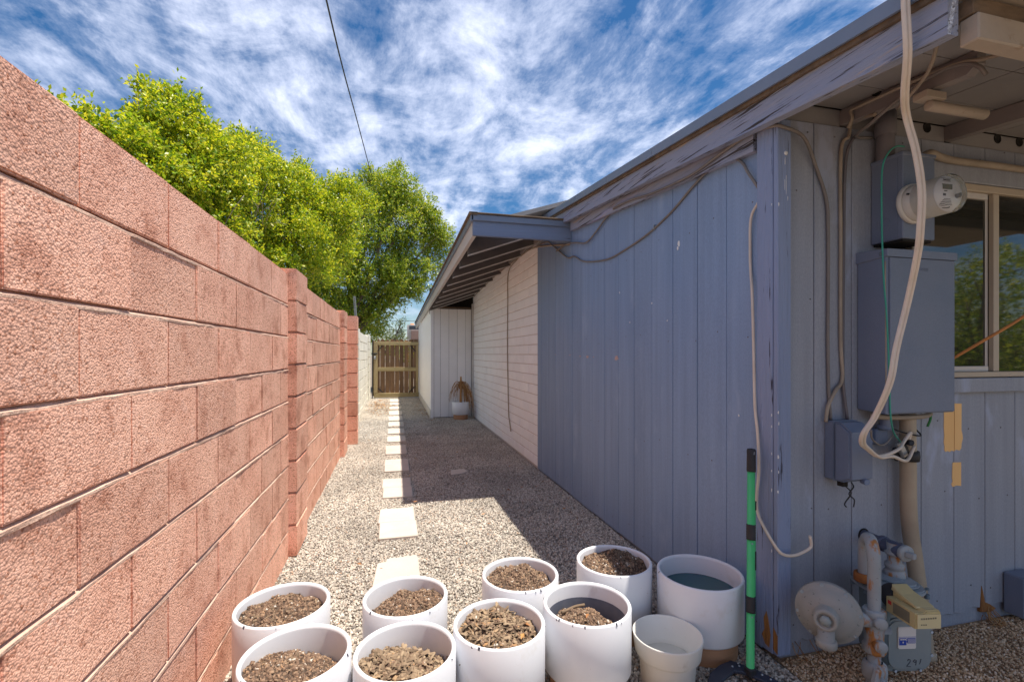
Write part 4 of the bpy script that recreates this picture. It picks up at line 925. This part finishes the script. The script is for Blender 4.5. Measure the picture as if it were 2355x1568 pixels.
# ---------------------------------------------------------------- meter wall: enclosures
t = thing('meter_box', (2.14, 1.63, 1.77), 'tall blue painted metal box under the eave carrying the round electric meter', 'meter box')
hb = MB().box(2.062, 2.240, 1.506, 1.642, 1.770, 2.130, .003).build('housing', 'box', t)
MB().box(2.0575, 2.2445, 1.502, 1.643, 2.118, 2.1335, .003).build('lid', 'box', t)
MB().box(2.0600, 2.0615, 1.528, 1.532, 1.778, 2.112).build('side_seam', 'box', t)
MB().lathe([(.028, 0), (.028, .0015), (.026, .0015), (.026, 0)], (2.0617, 1.585, 1.845), (-1, 0, 0), 24).build('knockout', 'box', t)
MB().box(2.075, 2.23, 1.515, 1.64, 1.760, 1.7695).build('open_bottom', 'dark', t)
MB().lathe([(.0, .0), (.040, 0), (.040, -.10), (0, -.10)], (2.09, 1.60, 2.34), (0, 0, 1), 16).build('mast_stub', 'cabledark', t)
MB().tube([(2.09, 1.60, 2.13), (2.09, 1.60, 2.40)], .034, 14, curve=False).build('mast', 'cabledark', t)
# round meter, axis towards -y and slightly turned
t = thing('electric_meter', (2.10, 1.42, 1.91), 'round glass covered electric meter with a small display on the meter box', 'electric meter')
mc = Vector((2.106, 1.5055, 1.912)); ax = (-.02, -1, 0)
MB().lathe([(0, 0), (.081, 0), (.083, .004), (.083, .016), (.078, .020), (.076, .020)], mc, ax, 48).build('ring', 'meterwhite', t)
MB().lathe([(.0745, .018), (.0740, .070), (.062, .0705), (.0615, .1285), (0, .1285)], mc, ax, 48).build('inner_case', 'meterwhite', t)
gl = bpy.data.materials.new('clear_cover'); gl.use_nodes = True; p = gl.node_tree.nodes['Principled BSDF']; p.inputs['Transmission Weight'].default_value = .92; p.inputs['Roughness'].default_value = .05; p.inputs['IOR'].default_value = 1.2; p.inputs['Base Color'].default_value = (.9, .9, .88, 1); m['clear'] = gl
MB().lathe([(.0758, .050), (.0748, .148), (.071, .156), (.063, .159), (0, .160)], mc, ax, 48).build('clear_lens', 'clear', t)
fy = 1.5055 - .1300
fb = MB().lathe([(0, 0), (.062, 0), (.062, .0015), (0, .0015)], (2.103, fy, 1.912), ax, 40).build('dial_plate', 'meterface', t)
MB().box(2.072, 2.118, fy - .0035, fy - .0018, 1.927, 1.947).build('display', 'lcd', fb)
ib = MB()
ib.box(2.076, 2.112, fy - .0030, fy - .0018, 1.956, 1.957); ib.box(2.076, 2.112, fy - .0030, fy - .0018, 1.966, 1.967)
for i in range(9): ib.box(2.080 + i * .0032, 2.082 + i * .0032, fy - .003, fy - .0018, 1.9595, 1.9635)
for i in range(4): ib.box(2.079 + i * .004, 2.082 + i * .004, fy - .003, fy - .0018, 1.9185, 1.9225)
ib.box(2.074, 2.088, fy - .003, fy - .0018, 1.902, 1.911)
for i in range(6): ib.box(2.066 + i * .003, 2.118 - i * .002, fy - .003, fy - .0018, 1.868 + i * .0055 if i < 5 else 1.86, 1.8695 + i * .0055 if i < 5 else 1.862)
ib.build('printed_lines', 'ink', fb, kind='stuff')
MB().cyl((2.140, fy - .002, 1.905), (2.139, fy - .026, 1.905), .0085, n=12).build('optical_port', 'galv', fb)
MB().cyl((2.030, 1.46, 1.935), (2.022, 1.462, 1.935), .004, n=8).build('seal_screw', 'ink', t)

t = thing('breaker_panel', (2.17, 1.62, 1.03), 'large blue painted breaker cabinet with an overhanging lid below the meter', 'breaker panel')
MB().hexa([(1.985, 1.516, 1.033), (2.365, 1.516, 1.033), (2.365, 1.642, 1.042), (1.985, 1.642, 1.042), (1.985, 1.516, 1.70), (2.365, 1.516, 1.70), (2.365, 1.642, 1.70), (1.985, 1.642, 1.70)], .003).build('cabinet', 'box', t)
MB().box(1.998, 2.360, 1.5095, 1.5155, 1.038, 1.688, .002).build('door', 'box', t)
MB().prism([(1.978, 1.506, 1.690), (1.978, 1.506, 1.722), (1.978, 1.644, 1.730), (1.978, 1.644, 1.680), (1.978, 1.52, 1.690)], (.393, 0, 0), .002).build('lid', 'box', t)
MB().cyl((1.9775, 1.530, 1.703), (1.9735, 1.530, 1.703), .0065, n=12).build('lid_screw', 'galv', t)
MB().tube([(2.00, 1.59, 1.018), (2.10, 1.575, 1.010), (2.25, 1.56, 1.012), (2.30, 1.565, 1.022)], .011, 8).build('bottom_conduit', 'cabletan', t)
eb = MB()
for i in range(14): eb.box(2.150 + i * .0042, 2.152 + i * .0042, 1.5088, 1.5094, 1.640 - i * .0004, 1.650)
eb.build('embossed_lettering', 'box', t, kind='stuff')

t = thing('junction_box', (1.85, 1.62, .75), 'small blue plastic junction box with chamfered cover below the breaker panel', 'junction box')
MB().box(1.805, 1.925, 1.598, 1.643, .752, 1.000, .004).build('back_case', 'box', t)
MB().hexa([(1.800, 1.596, .748), (1.930, 1.596, .748), (1.930, 1.597, .748), (1.800, 1.597, .748), (1.800, 1.596, 1.004), (1.930, 1.596, 1.004), (1.930, 1.597, 1.004), (1.800, 1.597, 1.004)]).build('flange', 'box', t)
MB().prism([(1.803, 1.5955, .752), (1.803, 1.560, .752), (1.803, 1.520, .772), (1.803, 1.520, .965), (1.803, 1.565, .998), (1.803, 1.5955, 1.000)], (.122, 0, 0), .008, 2).build('cover', 'box', t)
MB().cyl((1.882, 1.535, .762), (1.879, 1.512, .760), .0125, n=16).build('cover_knob', 'box', t)
MB().box(1.835, 1.862, 1.58, 1.61, .725, .748, .002).build('gland', 'dark', t)
b = MB(); b.tube([(1.848, 1.58, .728), (1.868, 1.572, .70), (1.832, 1.570, .66), (1.838, 1.568, .645)], .0028, 5); b.tube([(1.872, 1.575, .745), (1.878, 1.57, .725), (1.848, 1.565, .70), (1.872, 1.562, .675), (1.866, 1.56, .645)], .0028, 5)
b.build('wire_tails', 'toolblack', t, kind='stuff')

t = thing('conduit_pipe', (2.1, 1.45, 0), 'long tan conduit rising from the ground to the breaker panel', 'conduit')
MB().tube([(2.214, 1.598, 1.04), (2.216, 1.597, .80), (2.218, 1.597, .62), (2.222, 1.592, .50), (2.226, 1.580, .40), (2.222, 1.562, .29), (2.208, 1.538, .18), (2.193, 1.516, .06), (2.185, 1.503, -.04)], .0305, 18, 6).build('pipe', 'pipe', t)
MB().lathe([(0, 0), (.040, 0), (.040, .025), (.032, .032)], (2.19, 1.510, -.01), (.06, .12, 1), 18).build('foot', 'pipe', t)
MB().cyl((2.090, 1.60, 1.04), (2.090, 1.60, .965), .022, n=16, bev=.003).build('upper_fitting', 'box', t)
t = thing('strap_clamp', (2.09, 1.62, .9), 'short blue conduit fitting fixed flat to the boards under the panel', 'fitting')
MB().box(2.058, 2.125, 1.612, 1.643, .885, .955, .006).build('body', 'box', t)
MB().cyl((2.09, 1.605, .955), (2.09, 1.605, .975), .026, n=18, bev=.003).build('ring', 'box', t)
t = thing('ground_clamp', (2.13, 1.56, .87), 'dark bronze grounding clamp with wires bolted round the conduit', 'clamp')
MB().lathe([(.031, -.022), (.040, -.022), (.042, 0), (.040, .022), (.031, .022)], (2.216, 1.597, .835), (0, 0, 1), 20).build('ring', 'toolblack', t)
q = Matrix.Rotation(math.radians(-32), 3, 'Y')
MB().box(2.108, 2.138, 1.548, 1.566, .838, .912, .004, q).build('tag_block', 'galv', t)
MB().box(2.10, 2.185, 1.567, 1.585, .835, .880, .006, q).build('jaw', 'toolblack', t)
MB().cyl((2.095, 1.56, .875), (2.080, 1.552, .868), .012, n=8).build('bolt', 'toolblack', t)
MB().cyl((2.155, 1.56, .905), (2.150, 1.535, .905), .013, n=8).build('bolt', 'toolblack', t)
MB().box(2.885, 3.02, 1.56, 1.643, .03, .225, .006).build('outlet_cover', 'box', None, 'low blue grey box on the boards at the right picture edge', 'box', loc=(2.95, 1.6, .1))

# ---------------------------------------------------------------- cables on the house
def cable(pts, r, mt, label, cat='cable', n=7, step=6, name='cable', parts=None):
    return MB().tube(pts, r, n, step).build(name, mt, None, label, cat, loc=pts[len(pts) // 2])
cable([(1.54, 4.35, 2.29), (1.535, 4.069, 2.290), (1.538, 3.844, 2.257), (1.538, 3.613, 2.204), (1.538, 3.431, 2.239), (1.538, 3.241, 2.300), (1.536, 3.091, 2.318), (1.512, 3.05, 2.318), (1.512, 2.806, 2.298), (1.512, 2.565, 2.258), (1.512, 2.295, 2.232), (1.512, 2.123, 2.225), (1.512, 1.9, 2.243), (1.515, 1.74, 2.248), (1.515, 1.62, 2.225), (1.55, 1.598, 2.215), (1.658, 1.604, 2.187), (1.747, 1.63, 2.085), (1.806, 1.634, 1.953), (1.818, 1.636, 1.828), (1.820, 1.637, 1.606), (1.818, 1.637, 1.348), (1.823, 1.637, 1.126), (1.829, 1.632, 1.0)], 0.0072, 'cablegrey', 'grey brown cable looping over the corner post and down the boards to the junction box')
cable([(1.552, 5.2, 2.50), (1.545, 4.70, 2.46), (1.54, 4.465, 2.37), (1.54, 4.062, 2.17), (1.545, 3.9, 2.149), (1.548, 3.721, 2.074), (1.548, 3.504, 2.027), (1.548, 3.218, 1.992), (1.548, 2.971, 2.003), (1.548, 2.659, 2.039), (1.548, 2.399, 2.102), (1.545, 2.192, 2.178), (1.540, 2.033, 2.214), (1.540, 1.893, 2.203), (1.540, 1.824, 2.158), (1.532, 1.775, 2.092), (1.540, 1.725, 2.010)], .0066, 'cablegrey', 'grey cable sagging in a long curve across the blue side boards')
cable([(1.540, 1.725, 1.945), (1.54, 1.768, 1.888), (1.545, 1.779, 1.746), (1.545, 1.775, 1.647), (1.53, 1.750, 1.56), (1.525, 1.735, 1.312), (1.520, 1.722, 1.067), (1.515, 1.70, .939), (1.512, 1.690, .792), (1.512, 1.702, .675), (1.510, 1.692, .603), (1.508, 1.64, .541), (1.514, 1.590, .490), (1.545, 1.582, .468), (1.594, 1.58, .465), (1.653, 1.58, .481), (1.670, 1.58, .498), (1.663, 1.58, .536)], .0062, 'cablewhite', 'ivory cable dropping beside the corner post and hooking out loose past it')
st = MB()
st.box(1.540, 1.5535, 2.575, 2.580, 2.045, 2.075); st.build('cable_staple', 'galv', None, 'small metal staple holding the sagging cable on the blue boards', 'staple', loc=(1.55, 2.57, 2.06))
cable([(1.905, 1.50, 2.262), (1.935, 1.62, 2.300), (1.921, 1.628, 2.232), (1.886, 1.634, 2.163), (1.886, 1.636, 1.76), (1.886, 1.636, 1.349), (1.893, 1.634, 1.18), (1.85, 1.630, 1.125), (1.809, 1.628, 1.061), (1.795, 1.626, .995)], .0075, 'cabletan', 'left cable of the pair running down the boards beside the breaker panel')
cable([(2.14, 1.60, 2.36), (1.993, 1.615, 2.268), (1.925, 1.628, 2.194), (1.906, 1.634, 2.061), (1.902, 1.636, 1.761), (1.899, 1.636, 1.610), (1.897, 1.636, 1.349), (1.897, 1.634, 1.162), (1.915, 1.630, 1.0)], .0068, 'cabledark', 'right cable of the pair beside the breaker panel, painted dark')
cable([(1.885, 1.60, 2.25), (1.884, 1.582, 2.285), (1.884, 1.587, 2.320), (1.884, 1.544, 2.318), (1.884, 1.444, 2.312), (1.884, 1.311, 2.300), (1.884, 1.196, 2.285), (1.886, 1.135, 2.262), (1.885, 1.05, 2.236)], .0068, 'cabletan', 'upper cable looped along the side of the rafter tail under the eave')
cable([(2.05, 1.63, 2.24), (1.93, 1.60, 2.222), (1.884, 1.493, 2.228), (1.884, 1.375, 2.272), (1.884, 1.311, 2.286), (1.884, 1.233, 2.288), (1.884, 1.17, 2.270), (1.886, 1.135, 2.238), (1.905, 1.128, 2.210)], .0068, 'cablegrey', 'lower cable looped along the side of the rafter tail under the eave')
cable([(1.60, 1.06, 2.262), (1.75, 1.20, 2.235), (1.89, 1.40, 2.232)], .006, 'cabletan', 'short cable crossing diagonally beneath the eave boards')
t = thing('drop_cable', (1.7, 1.25, 1.7), 'thick ivory twin cable hanging from the roof edge in front of the meter', 'cable')
path = [(1.405, 1.02, 2.42), (1.412, 1.028, 2.30), (1.432, 1.038, 2.16), (1.445, 1.045, 2.02)]
path = [(1.412, 1.02, 2.44), (1.418, 1.030, 2.30), (1.440, 1.040, 2.16), (1.505, 1.095, 2.075), (1.588, 1.15, 2.045), (1.628, 1.15, 1.935), (1.652, 1.15, 1.811), (1.668, 1.165, 1.69), (1.705, 1.20, 1.615), (1.760, 1.27, 1.47), (1.735, 1.29, 1.307), (1.718, 1.30, 1.183), (1.720, 1.355, 1.055), (1.682, 1.365, .995), (1.705, 1.39, .950), (1.768, 1.42, .922), (1.840, 1.435, .886), (1.925, 1.452, .888)]
tb1 = [(1.975, 1.47, .925), (2.03, 1.50, .945), (2.045, 1.52, .915)]
MB().tube([(p[0] - .0062, p[1] + .0, p[2]) for p in path] + [(2.00, 1.475, .90), (2.085, 1.52, .915), (2.150, 1.54, .948), (2.155, 1.55, .915)], .0066, 9, 7).build('strand', 'cablewhite', t)
MB().tube([(p[0] + .0062, p[1] - .002, p[2] + .002) for p in path[:-3]] + [(1.775, 1.418, .918), (1.845, 1.433, .882), (1.935, 1.452, .876), (2.03, 1.48, .848), (2.12, 1.525, .842), (2.185, 1.55, .885)], .0066, 9, 7).build('strand', 'cablewhite', t)
MB().tube([(p[0] + .0135, p[1] + .005, p[2] + .002) for p in path[:-5]], .0040, 7, 6).build('messenger_wire', 'cabletan', t)
cable([(2.06, 1.50, 2.148), (1.999, 1.485, 2.136), (1.949, 1.48, 2.102), (1.917, 1.48, 2.032), (1.914, 1.48, 1.873), (1.917, 1.48, 1.732), (1.900, 1.46, 1.57), (1.913, 1.46, 1.449), (1.927, 1.46, 1.222), (1.931, 1.46, 1.083), (1.945, 1.465, 1.012), (2.02, 1.51, .955), (2.105, 1.548, .91)], .0032, 'teal', 'thin green ground wire dangling over the left edge of the breaker panel', n=6)
cable([(1.926, 1.475, 1.66), (1.928, 1.475, 1.45), (1.930, 1.475, 1.2), (1.930, 1.475, 1.09)], .0026, 'cabletan', 'second thinner wire beside the green ground wire', n=6)
cable([(1.74, 1.385, 1.0), (1.79, 1.42, .957), (1.87, 1.45, .925), (1.97, 1.50, .922), (2.08, 1.552, .948), (2.11, 1.56, .94)], .0034, 'cablegrey', 'fine grey wire swagged from the ivory cable to the ground clamp', n=6)
cable([(2.10, 1.60, .97), (2.15, 1.575, .945), (2.22, 1.55, .93), (2.27, 1.60, .945), (2.29, 1.63, .96)], .0034, 'toolblack', 'short black wire curving across the conduit below the panel', n=6)
cable([(2.285, 1.56, 1.035), (2.292, 1.558, 1.005), (2.284, 1.565, .965)], .005, 'greenwire', 'short bright green wire end poking out under the breaker panel', n=6)
cable([(2.235, 1.60, 2.04), (2.265, 1.585, 2.135), (2.33, 1.59, 2.185), (2.42, 1.602, 2.180), (2.52, 1.606, 2.176), (2.75, 1.606, 2.178), (3.2, 1.606, 2.178)], .0165, 'cabletan', 'thick tan conduit bending from the meter box along the window head', 'conduit', n=12, name='window_conduit')
cable([(2.37, 1.53, 1.262), (2.43, 1.46, 1.335), (2.58, 1.40, 1.443), (2.8, 1.33, 1.62)], .0062, 'orange', 'frayed orange cord stretched up across the window', 'cord', name='orange_cord')
t = thing('pipe_stub', (2.0, 1.3, 2.2), 'painted pipe stub on a square bracket under the rafter', 'pipe')
MB().cyl((1.90, 1.30, 2.196), (2.188, 1.30, 2.197), .0185, n=18, bev=.004).build('pipe', 'beige', t)
MB().box(1.86, 1.955, 1.275, 1.325, 2.213, 2.24, .002).build('bracket', 'beige', t)

# ---------------------------------------------------------------- gas meter
t = thing('gas_meter', (1.9, 1.45, 0), 'grey gas meter with rusty white riser, round regulator and yellowed plastic radio module', 'gas meter')
RC = Vector((1.92, 1.46, 0)); RM = Matrix.Rotation(math.radians(-12), 3, 'Z')
def gbuild(b, name, mt, par, **kw):
    bmesh.ops.rotate(b.bm, cent=RC, matrix=RM, verts=b.bm.verts); return b.build(name, mt, par, **kw)
def rrect(x0, x1, z0, z1, r, y, n=6):
    P = []
    for cx_, cz_, a0 in ((x1 - r, z1 - r, 0), (x0 + r, z1 - r, 90), (x0 + r, z0 + r, 180), (x1 - r, z0 + r, 270)):
        for i in range(n + 1):
            a = math.radians(a0 + 90 * i / n); P.append((cx_ + r * math.cos(a), y, cz_ + r * math.sin(a)))
    return P
def rrect_h(x0, x1, y0, y1, r, z, n=6): return [(p[0], p[2], z) for p in rrect(x0, x1, y0, y1, r, 0, n)]
b = MB(); b.prism(rrect_h(1.855, 2.045, 1.43, 1.555, .04, .085), (0, 0, .262), .006, 2)
b.lathe([(0, 0), (.03, 0), (.03, .26), (0, .26)], (1.865, 1.43, .08), (0, 0, 1), 16)
body = gbuild(b, 'body', 'gasdark', t)
b = MB(); b.prism(rrect_h(1.825, 2.060, 1.398, 1.580, .070, .340), (0, 0, .018), .004, 2); b.prism(rrect_h(1.845, 2.045, 1.415, 1.570, .060, .3585), (0, 0, .016), .010, 3)
b.prism(rrect_h(1.90, 1.99, 1.44, 1.54, .04, .375), (0, 0, .006), .004, 2)
lid = gbuild(b, 'lid', 'gaslid', t)
b = MB()
for (x, y) in ((1.838, 1.47), (1.845, 1.55), (1.90, 1.404), (1.97, 1.403), (2.045, 1.42), (2.05, 1.50), (2.03, 1.565), (1.93, 1.572)):
    b.cyl((x, y, .358), (x, y, .366), .007, n=6)
    b.cyl((x, y, .325), (x, y, .341), .009, n=8)
gbuild(b, 'lid_bolts', 'gasdark', t, kind='stuff')
b = MB(); b.prism(rrect(1.848, 2.058, .045, .272, .052, 1.412), (0, .020, 0), .004, 2); plate = None
b.prism(rrect(1.862, 2.044, .060, .258, .046, 1.398), (0, .0138, 0), .008, 3)
plate = gbuild(b, 'front_plate', 'gasgrey', t)
b = MB()
for (x, z) in ((1.856, .10), (1.856, .20), (1.905, .052), (2.005, .053), (2.051, .11), (2.051, .20)): b.cyl((x, 1.412, z), (x, 1.405, z), .006, n=6)
gbuild(b, 'plate_screws', 'galv', t, kind='stuff')
b = MB(); b.prism(rrect(1.905, 1.975, .146, .230, .005, 1.3935), (0, .0040, 0)); lab = gbuild(b, 'label_plate', 'labelwhite', plate)
b = MB(); b.box(1.908, 1.936, 1.3922, 1.3933, .161, .188); b.box(1.940, 1.972, 1.3922, 1.3933, .168, .188); b.box(1.936, 1.940, 1.3922, 1.3933, .172, .176); b.box(1.906, 1.974, 1.3924, 1.3933, .1915, .1925)
gbuild(b, 'label_print', 'labelblue', plate, kind='stuff')
b = MB()
for i in range(3): b.box(1.911 + i * .008, 1.917 + i * .008, 1.3912, 1.3921, .181, .186)
b.prism([(1.919, 1.3912, .172), (1.922, 1.3912, .168), (1.925, 1.3912, .172), (1.922, 1.3912, .177)], (0, .0008, 0))
for r_ in range(4):
    for i in range(6): b.box(1.942 + i * .0048, 1.9455 + i * .0048, 1.3912, 1.3921, .1705 + r_ * .0044, .1725 + r_ * .0044)
gbuild(b, 'label_lettering', 'labelwhite', plate, kind='stuff')
b = MB()
def stroke(P): b.tube([(x, 1.3976, z) for x, z in P], .0014, 5, 5)
stroke([(1.945, .097), (1.950, .103), (1.956, .099), (1.953, .090), (1.944, .080), (1.942, .076), (1.951, .076), (1.958, .074)])
stroke([(1.979, .098), (1.973, .100), (1.969, .095), (1.973, .090), (1.979, .094), (1.980, .099), (1.979, .086), (1.977, .079)])
stroke([(1.999, .103), (1.996, .092), (1.993, .083)])
gbuild(b, 'handwritten_number', 'ink', plate, kind='stuff')
# radio module
b = MB(); b.prism([(1.842, 1.250, .306), (1.936, 1.250, .306), (1.936, 1.250, .364), (1.930, 1.250, .372), (1.885, 1.250, .372), (1.872, 1.250, .362), (1.842, 1.250, .362)], (0, .130, 0), .004, 2)
er = gbuild(b, 'radio_module', 'ert', t)
b = MB(); b.prism([(1.866, 1.275, .364), (1.868, 1.275, .372), (1.935, 1.275, .372), (1.934, 1.385, .402), (1.872, 1.385, .402), (1.866, 1.385, .360)][0:3] + [(1.934, 1.275, .360)], (0, .11, .020), .003)
b.prism([(1.868, 1.300, .366), (1.868, 1.385, .402), (1.868, 1.385, .350)], (.066, 0, 0), .004)
gbuild(b, 'module_hump', 'ert', er)
b = MB(); b.prism(rrect(1.846, 1.932, .310, .360, .003, 1.2475), (0, .0020, 0)); gbuild(b, 'face_plate', 'ertface', er)
b = MB()
for i in range(7): b.box(1.858 + i * .0085, 1.8635 + i * .0085, 1.2465, 1.2473, .342 + i * .0004, .3475 + i * .0004)
for i in range(3): b.box(1.858 + i * .008, 1.863 + i * .008, 1.2465, 1.2473, .322, .326)
gbuild(b, 'face_lettering', 'ertdark', er, kind='stuff')
b = MB(); b.box(1.8405, 1.8414, 1.275, 1.345, .314, .354); gbuild(b, 'side_window', 'ertdark', er)
b = MB(); b.box(1.8405, 1.8414, 1.353, 1.368, .338, .352); gbuild(b, 'red_seal', 'red', er)
b = MB(); b.cyl((1.89, 1.376, .345), (1.89, 1.42, .345), .045, n=24); gbuild(b, 'module_collar', 'toolblack', er)
# pipes
MB().tube([(1.748, 1.38, .17), (1.748, 1.38, .35), (1.748, 1.38, .50), (1.757, 1.392, .548), (1.785, 1.425, .570), (1.818, 1.466, .552), (1.837, 1.49, .50), (1.837, 1.49, .37)], .0215, 16, 6).build('riser_pipe', 'gaspipe', t)
MB().lathe([(.0, 0), (.036, 0), (.037, .004), (.037, .028), (.034, .032), (.026, .034)], (1.837, 1.49, .374), (0, 0, 1), 10).build('union_nut', 'rust', t)
MB().lathe([(0, 0), (.036, 0), (.037, .003), (.037, .020), (.031, .024), (.031, .034), (.034, .036), (.034, .052), (.024, .056), (.023, .120)], (1.995, 1.49, .374), (0, 0, 1), 20).build('outlet_union', 'gaspipe', t)
b = MB(); b.lathe([(0, 0), (.031, 0), (.033, .003), (.033, .012), (.028, .016), (.027, .05)], (1.995, 1.49, .462), (0, 0, 1), 18)
b.cyl((1.990, 1.452, .487), (1.987, 1.434, .487), .032, n=20, bev=.003)
b.build('tee_fitting', 'gaspipe', t)
MB().cyl((2.022, 1.646, .483), (2.009, 1.55, .484), .023, n=18).build('wall_pipe', 'bluepipe', t)
b = MB(); b.cyl((2.009, 1.55, .484), (1.9895, 1.4485, .487), .0285, n=20, bev=.003); b.cyl((2.011, 1.558, .484), (2.006, 1.535, .484), .032, n=20, bev=.003); b.build('pipe_run', 'bluepipe', t)
MB().box(1.975, 1.996, 1.405, 1.436, .476, .498, .003, Matrix.Rotation(math.radians(10), 3, 'Z')).build('plug', 'gaspipe', t)
MB().lathe([(.030, 0), (.030, .003), (0, .003)], (2.022, 1.6446, .483), (0, -1, 0), 16).build('wall_hole', 'dark', t)
# cross shaped valve body on the riser
b = MB(); c0 = Vector((1.748, 1.38, .25))
b.lathe([(0, -.080), (.036, -.080), (.038, -.076), (.038, -.052), (.030, -.046), (.032, 0), (.030, .046), (.038, .052), (.038, .076), (.036, .080), (.0, .080)], c0, (0, 0, 1), 8)
b.cyl(c0 + Vector((0, 0, .035)), c0 + Vector((-.070, .018, .045)), .026, n=16, bev=.002); b.cyl(c0 + Vector((-.055, .014, .043)), c0 + Vector((-.078, .02, .046)), .031, n=10, bev=.002)
b.cyl(c0, c0 + Vector((.052, -.018, .004)), .015, n=6)
for dz in (.045, -.040): b.cyl(c0 + Vector((-.006, -.02, dz)), c0 + Vector((-.018, -.043, dz)), .022, n=20, bev=.003)
b.build('valve_body', 'gaspipe', t)
b = MB(); b.cyl((1.748, 1.38, .06), (1.748, 1.38, .172), .0215, n=16)
b.lathe([(0, 0), (.030, 0), (.040, .02), (.042, .05), (.036, .068), (.026, .074)], (1.748, 1.378, .062), (0, 0, 1), 10); b.cyl((1.748, 1.38, -.03), (1.748, 1.38, .07), .026, n=14)
b.build('stop_cock', 'gaspipe', t)
b = MB(); b.cyl((1.735, 1.36, .085), (1.712, 1.318, .082), .020, n=16, bev=.004); b.box(1.690, 1.712, 1.325, 1.345, .085, .142, .004, Matrix.Rotation(.3, 3, 'Y')); b.prism([(1.70, 1.315, .060), (1.728, 1.305, .048), (1.775, 1.300, .020), (1.778, 1.300, .004), (1.745, 1.302, .012), (1.70, 1.31, .040)], (0, -.010, 0), .003)
b.build('stop_cock_lever', 'gaspipe', t)
# regulator
ra = Vector((-.78, -.62, .06)).normalized(); rc = Vector((1.592, 1.432, .312))
b = MB(); b.lathe([(0, -.060), (.055, -.056), (.085, -.038), (.098, -.014), (.104, -.012), (.108, -.008), (.108, .010), (.104, .014), (.097, .016), (.088, .030), (.070, .046), (.045, .056), (0, .060)], rc, ra, 48)
rg = b.build('regulator', 'regul', t)
b = MB(); q = ra.to_track_quat('Z', 'Y')
for i in range(8):
    a = 2 * PI * i / 8 + .2; p = rc + q @ Vector((.099 * math.cos(a), .099 * math.sin(a), .012)); b.cyl(p, p + ra * .006, .007, n=6)
b.build('flange_bolts', 'gasgrey', rg, kind='stuff')
bc = rc + q @ Vector((0, 0, .045)) + Vector((-.004, 0, .002))
b = MB(); b.lathe([(.050, -.01), (.043, .004), (.0395, .016), (.0385, .046), (.035, .050), (.026, .051), (.025, .044), (0, .044)], bc, ra, 32)
b.cyl(bc + ra * .025 + Vector((0, 0, -.01)), bc + ra * .025 + Vector((.002, 0, -.088)), .027, n=20); b.cyl(bc + ra * .025 + Vector((.002, 0, -.074)), bc + ra * .025 + Vector((.003, 0, -.104)), .034, n=20, bev=.005)
b.build('vent_elbow', 'regul', rg)
b = MB(); b.lathe([(.019, 0), (.0185, .010), (0, .010)], bc + ra * .044, ra, 6); b.build('hex_plug', 'gasgrey', rg)

# ---------------------------------------------------------------- green handled tool against the post
t = thing('garden_tool', (1.36, 1.56, 0), 'green handled garden tool with black grips leaning against the corner post', 'garden tool')
def pt(z): return Vector((1.352, 1.556, .048)).lerp(Vector((1.470, 1.686, .886)), (z - .048) / .838)
MB().cyl(pt(.045), pt(.80), .0150, n=16).build('handle', 'toolgreen', t)
MB().lathe([(0, 0), (.0165, 0), (.0180, .004), (.0172, .07), (.0182, .088), (.0150, .096), (0, .098)], pt(.79), pt(.9) - pt(.8), 16).build('grip', 'toolblack', t)
b = MB(); b.cyl(pt(.862) + Vector((0, -.0148, 0)), pt(.877) + Vector((0, -.0142, 0)), .004, n=8); b.build('hang_hole', 'galv', t)
for z0, z1 in ((.525, .585), (.255, .315)):
    b = MB(); d = (pt(1) - pt(0)).normalized(); n = 6
    pr = []
    for i in range(n * 2 + 1): pr.append((.0172 if i % 2 else .0182, (z1 - z0) * i / (n * 2)))
    b.lathe([(0, 0)] + pr + [(0, z1 - z0)], pt(z0), d, 16); b.build('sleeve', 'toolblack', t)
b = MB()
for z in (.515, .245): b.cyl(pt(z) + Vector((-.006, -.0135, 0)), pt(z) + Vector((-.007, -.0165, 0)), .003, n=8)
b.build('rivets', 'galv', t, kind='stuff')
b = MB(); o_ = Vector((.024, .016, .004)); b.cyl(pt(.23) + o_, pt(.66) + o_, .0105, n=14); b.build('second_handle', 'toolgreen', t)
for z0, z1 in ((.63, .665), (.40, .47)):
    MB().cyl(pt(z0) + o_, pt(z1) + o_, .0128, n=14).build('sleeve', 'toolblack', t)
MB().cyl(pt(.06) + o_, pt(.23) + o_, .006, n=10).build('rod', 'galv', t)
b = MB()
out = [(1.135, 1.535), (1.205, 1.598), (1.270, 1.628), (1.330, 1.640), (1.365, 1.600), (1.395, 1.560), (1.420, 1.500), (1.425, 1.440)]
inn = [(1.375, 1.440), (1.372, 1.495), (1.352, 1.535), (1.325, 1.570), (1.300, 1.582), (1.262, 1.566), (1.215, 1.545), (1.175, 1.50)]
b.prism([(x, y, .028) for x, y in out + inn], (0, 0, .012), .002); b.build('steel_head', 'toolsteel', t)
b = MB()
for x, y in ((1.345, 1.615), (1.355, 1.585), (1.374, 1.563), (1.388, 1.535), (1.400, 1.505), (1.338, 1.600), (1.31, 1.605)): b.lathe([(0, .004), (.003, .003), (.0045, 0)], (x, y, .040), (0, 0, 1), 10)
b.build('rivets', 'galv', t, kind='stuff')
MB().box(1.334, 1.368, 1.538, 1.572, .030, .062, .004).build('socket', 'toolblack', t)

# greenery behind the camera that the window glass reflects
for (x, y, s, lab) in ((9.0, -2.2, .9, 'bushy tree behind the camera mirrored in the window glass'), (15.0, -5.6, 1.5, 'second bushy tree behind the camera, farther off, mirrored in the window glass')):
    bl = [(x + dx * s, y + dy * s, 1.2 + dz * s, .62 * s) for dx, dy, dz in ((0, 0, 0), (.7, .2, .2), (-.6, .1, .1), (.2, -.2, .8), (-.2, .3, -.4), (.8, .1, -.5), (-.7, 0, -.5), (.1, .1, 1.3))]
    tree('yard_tree', (x, y), bl, lab, 380, .07, 'leafb', int(x * 3), .08)
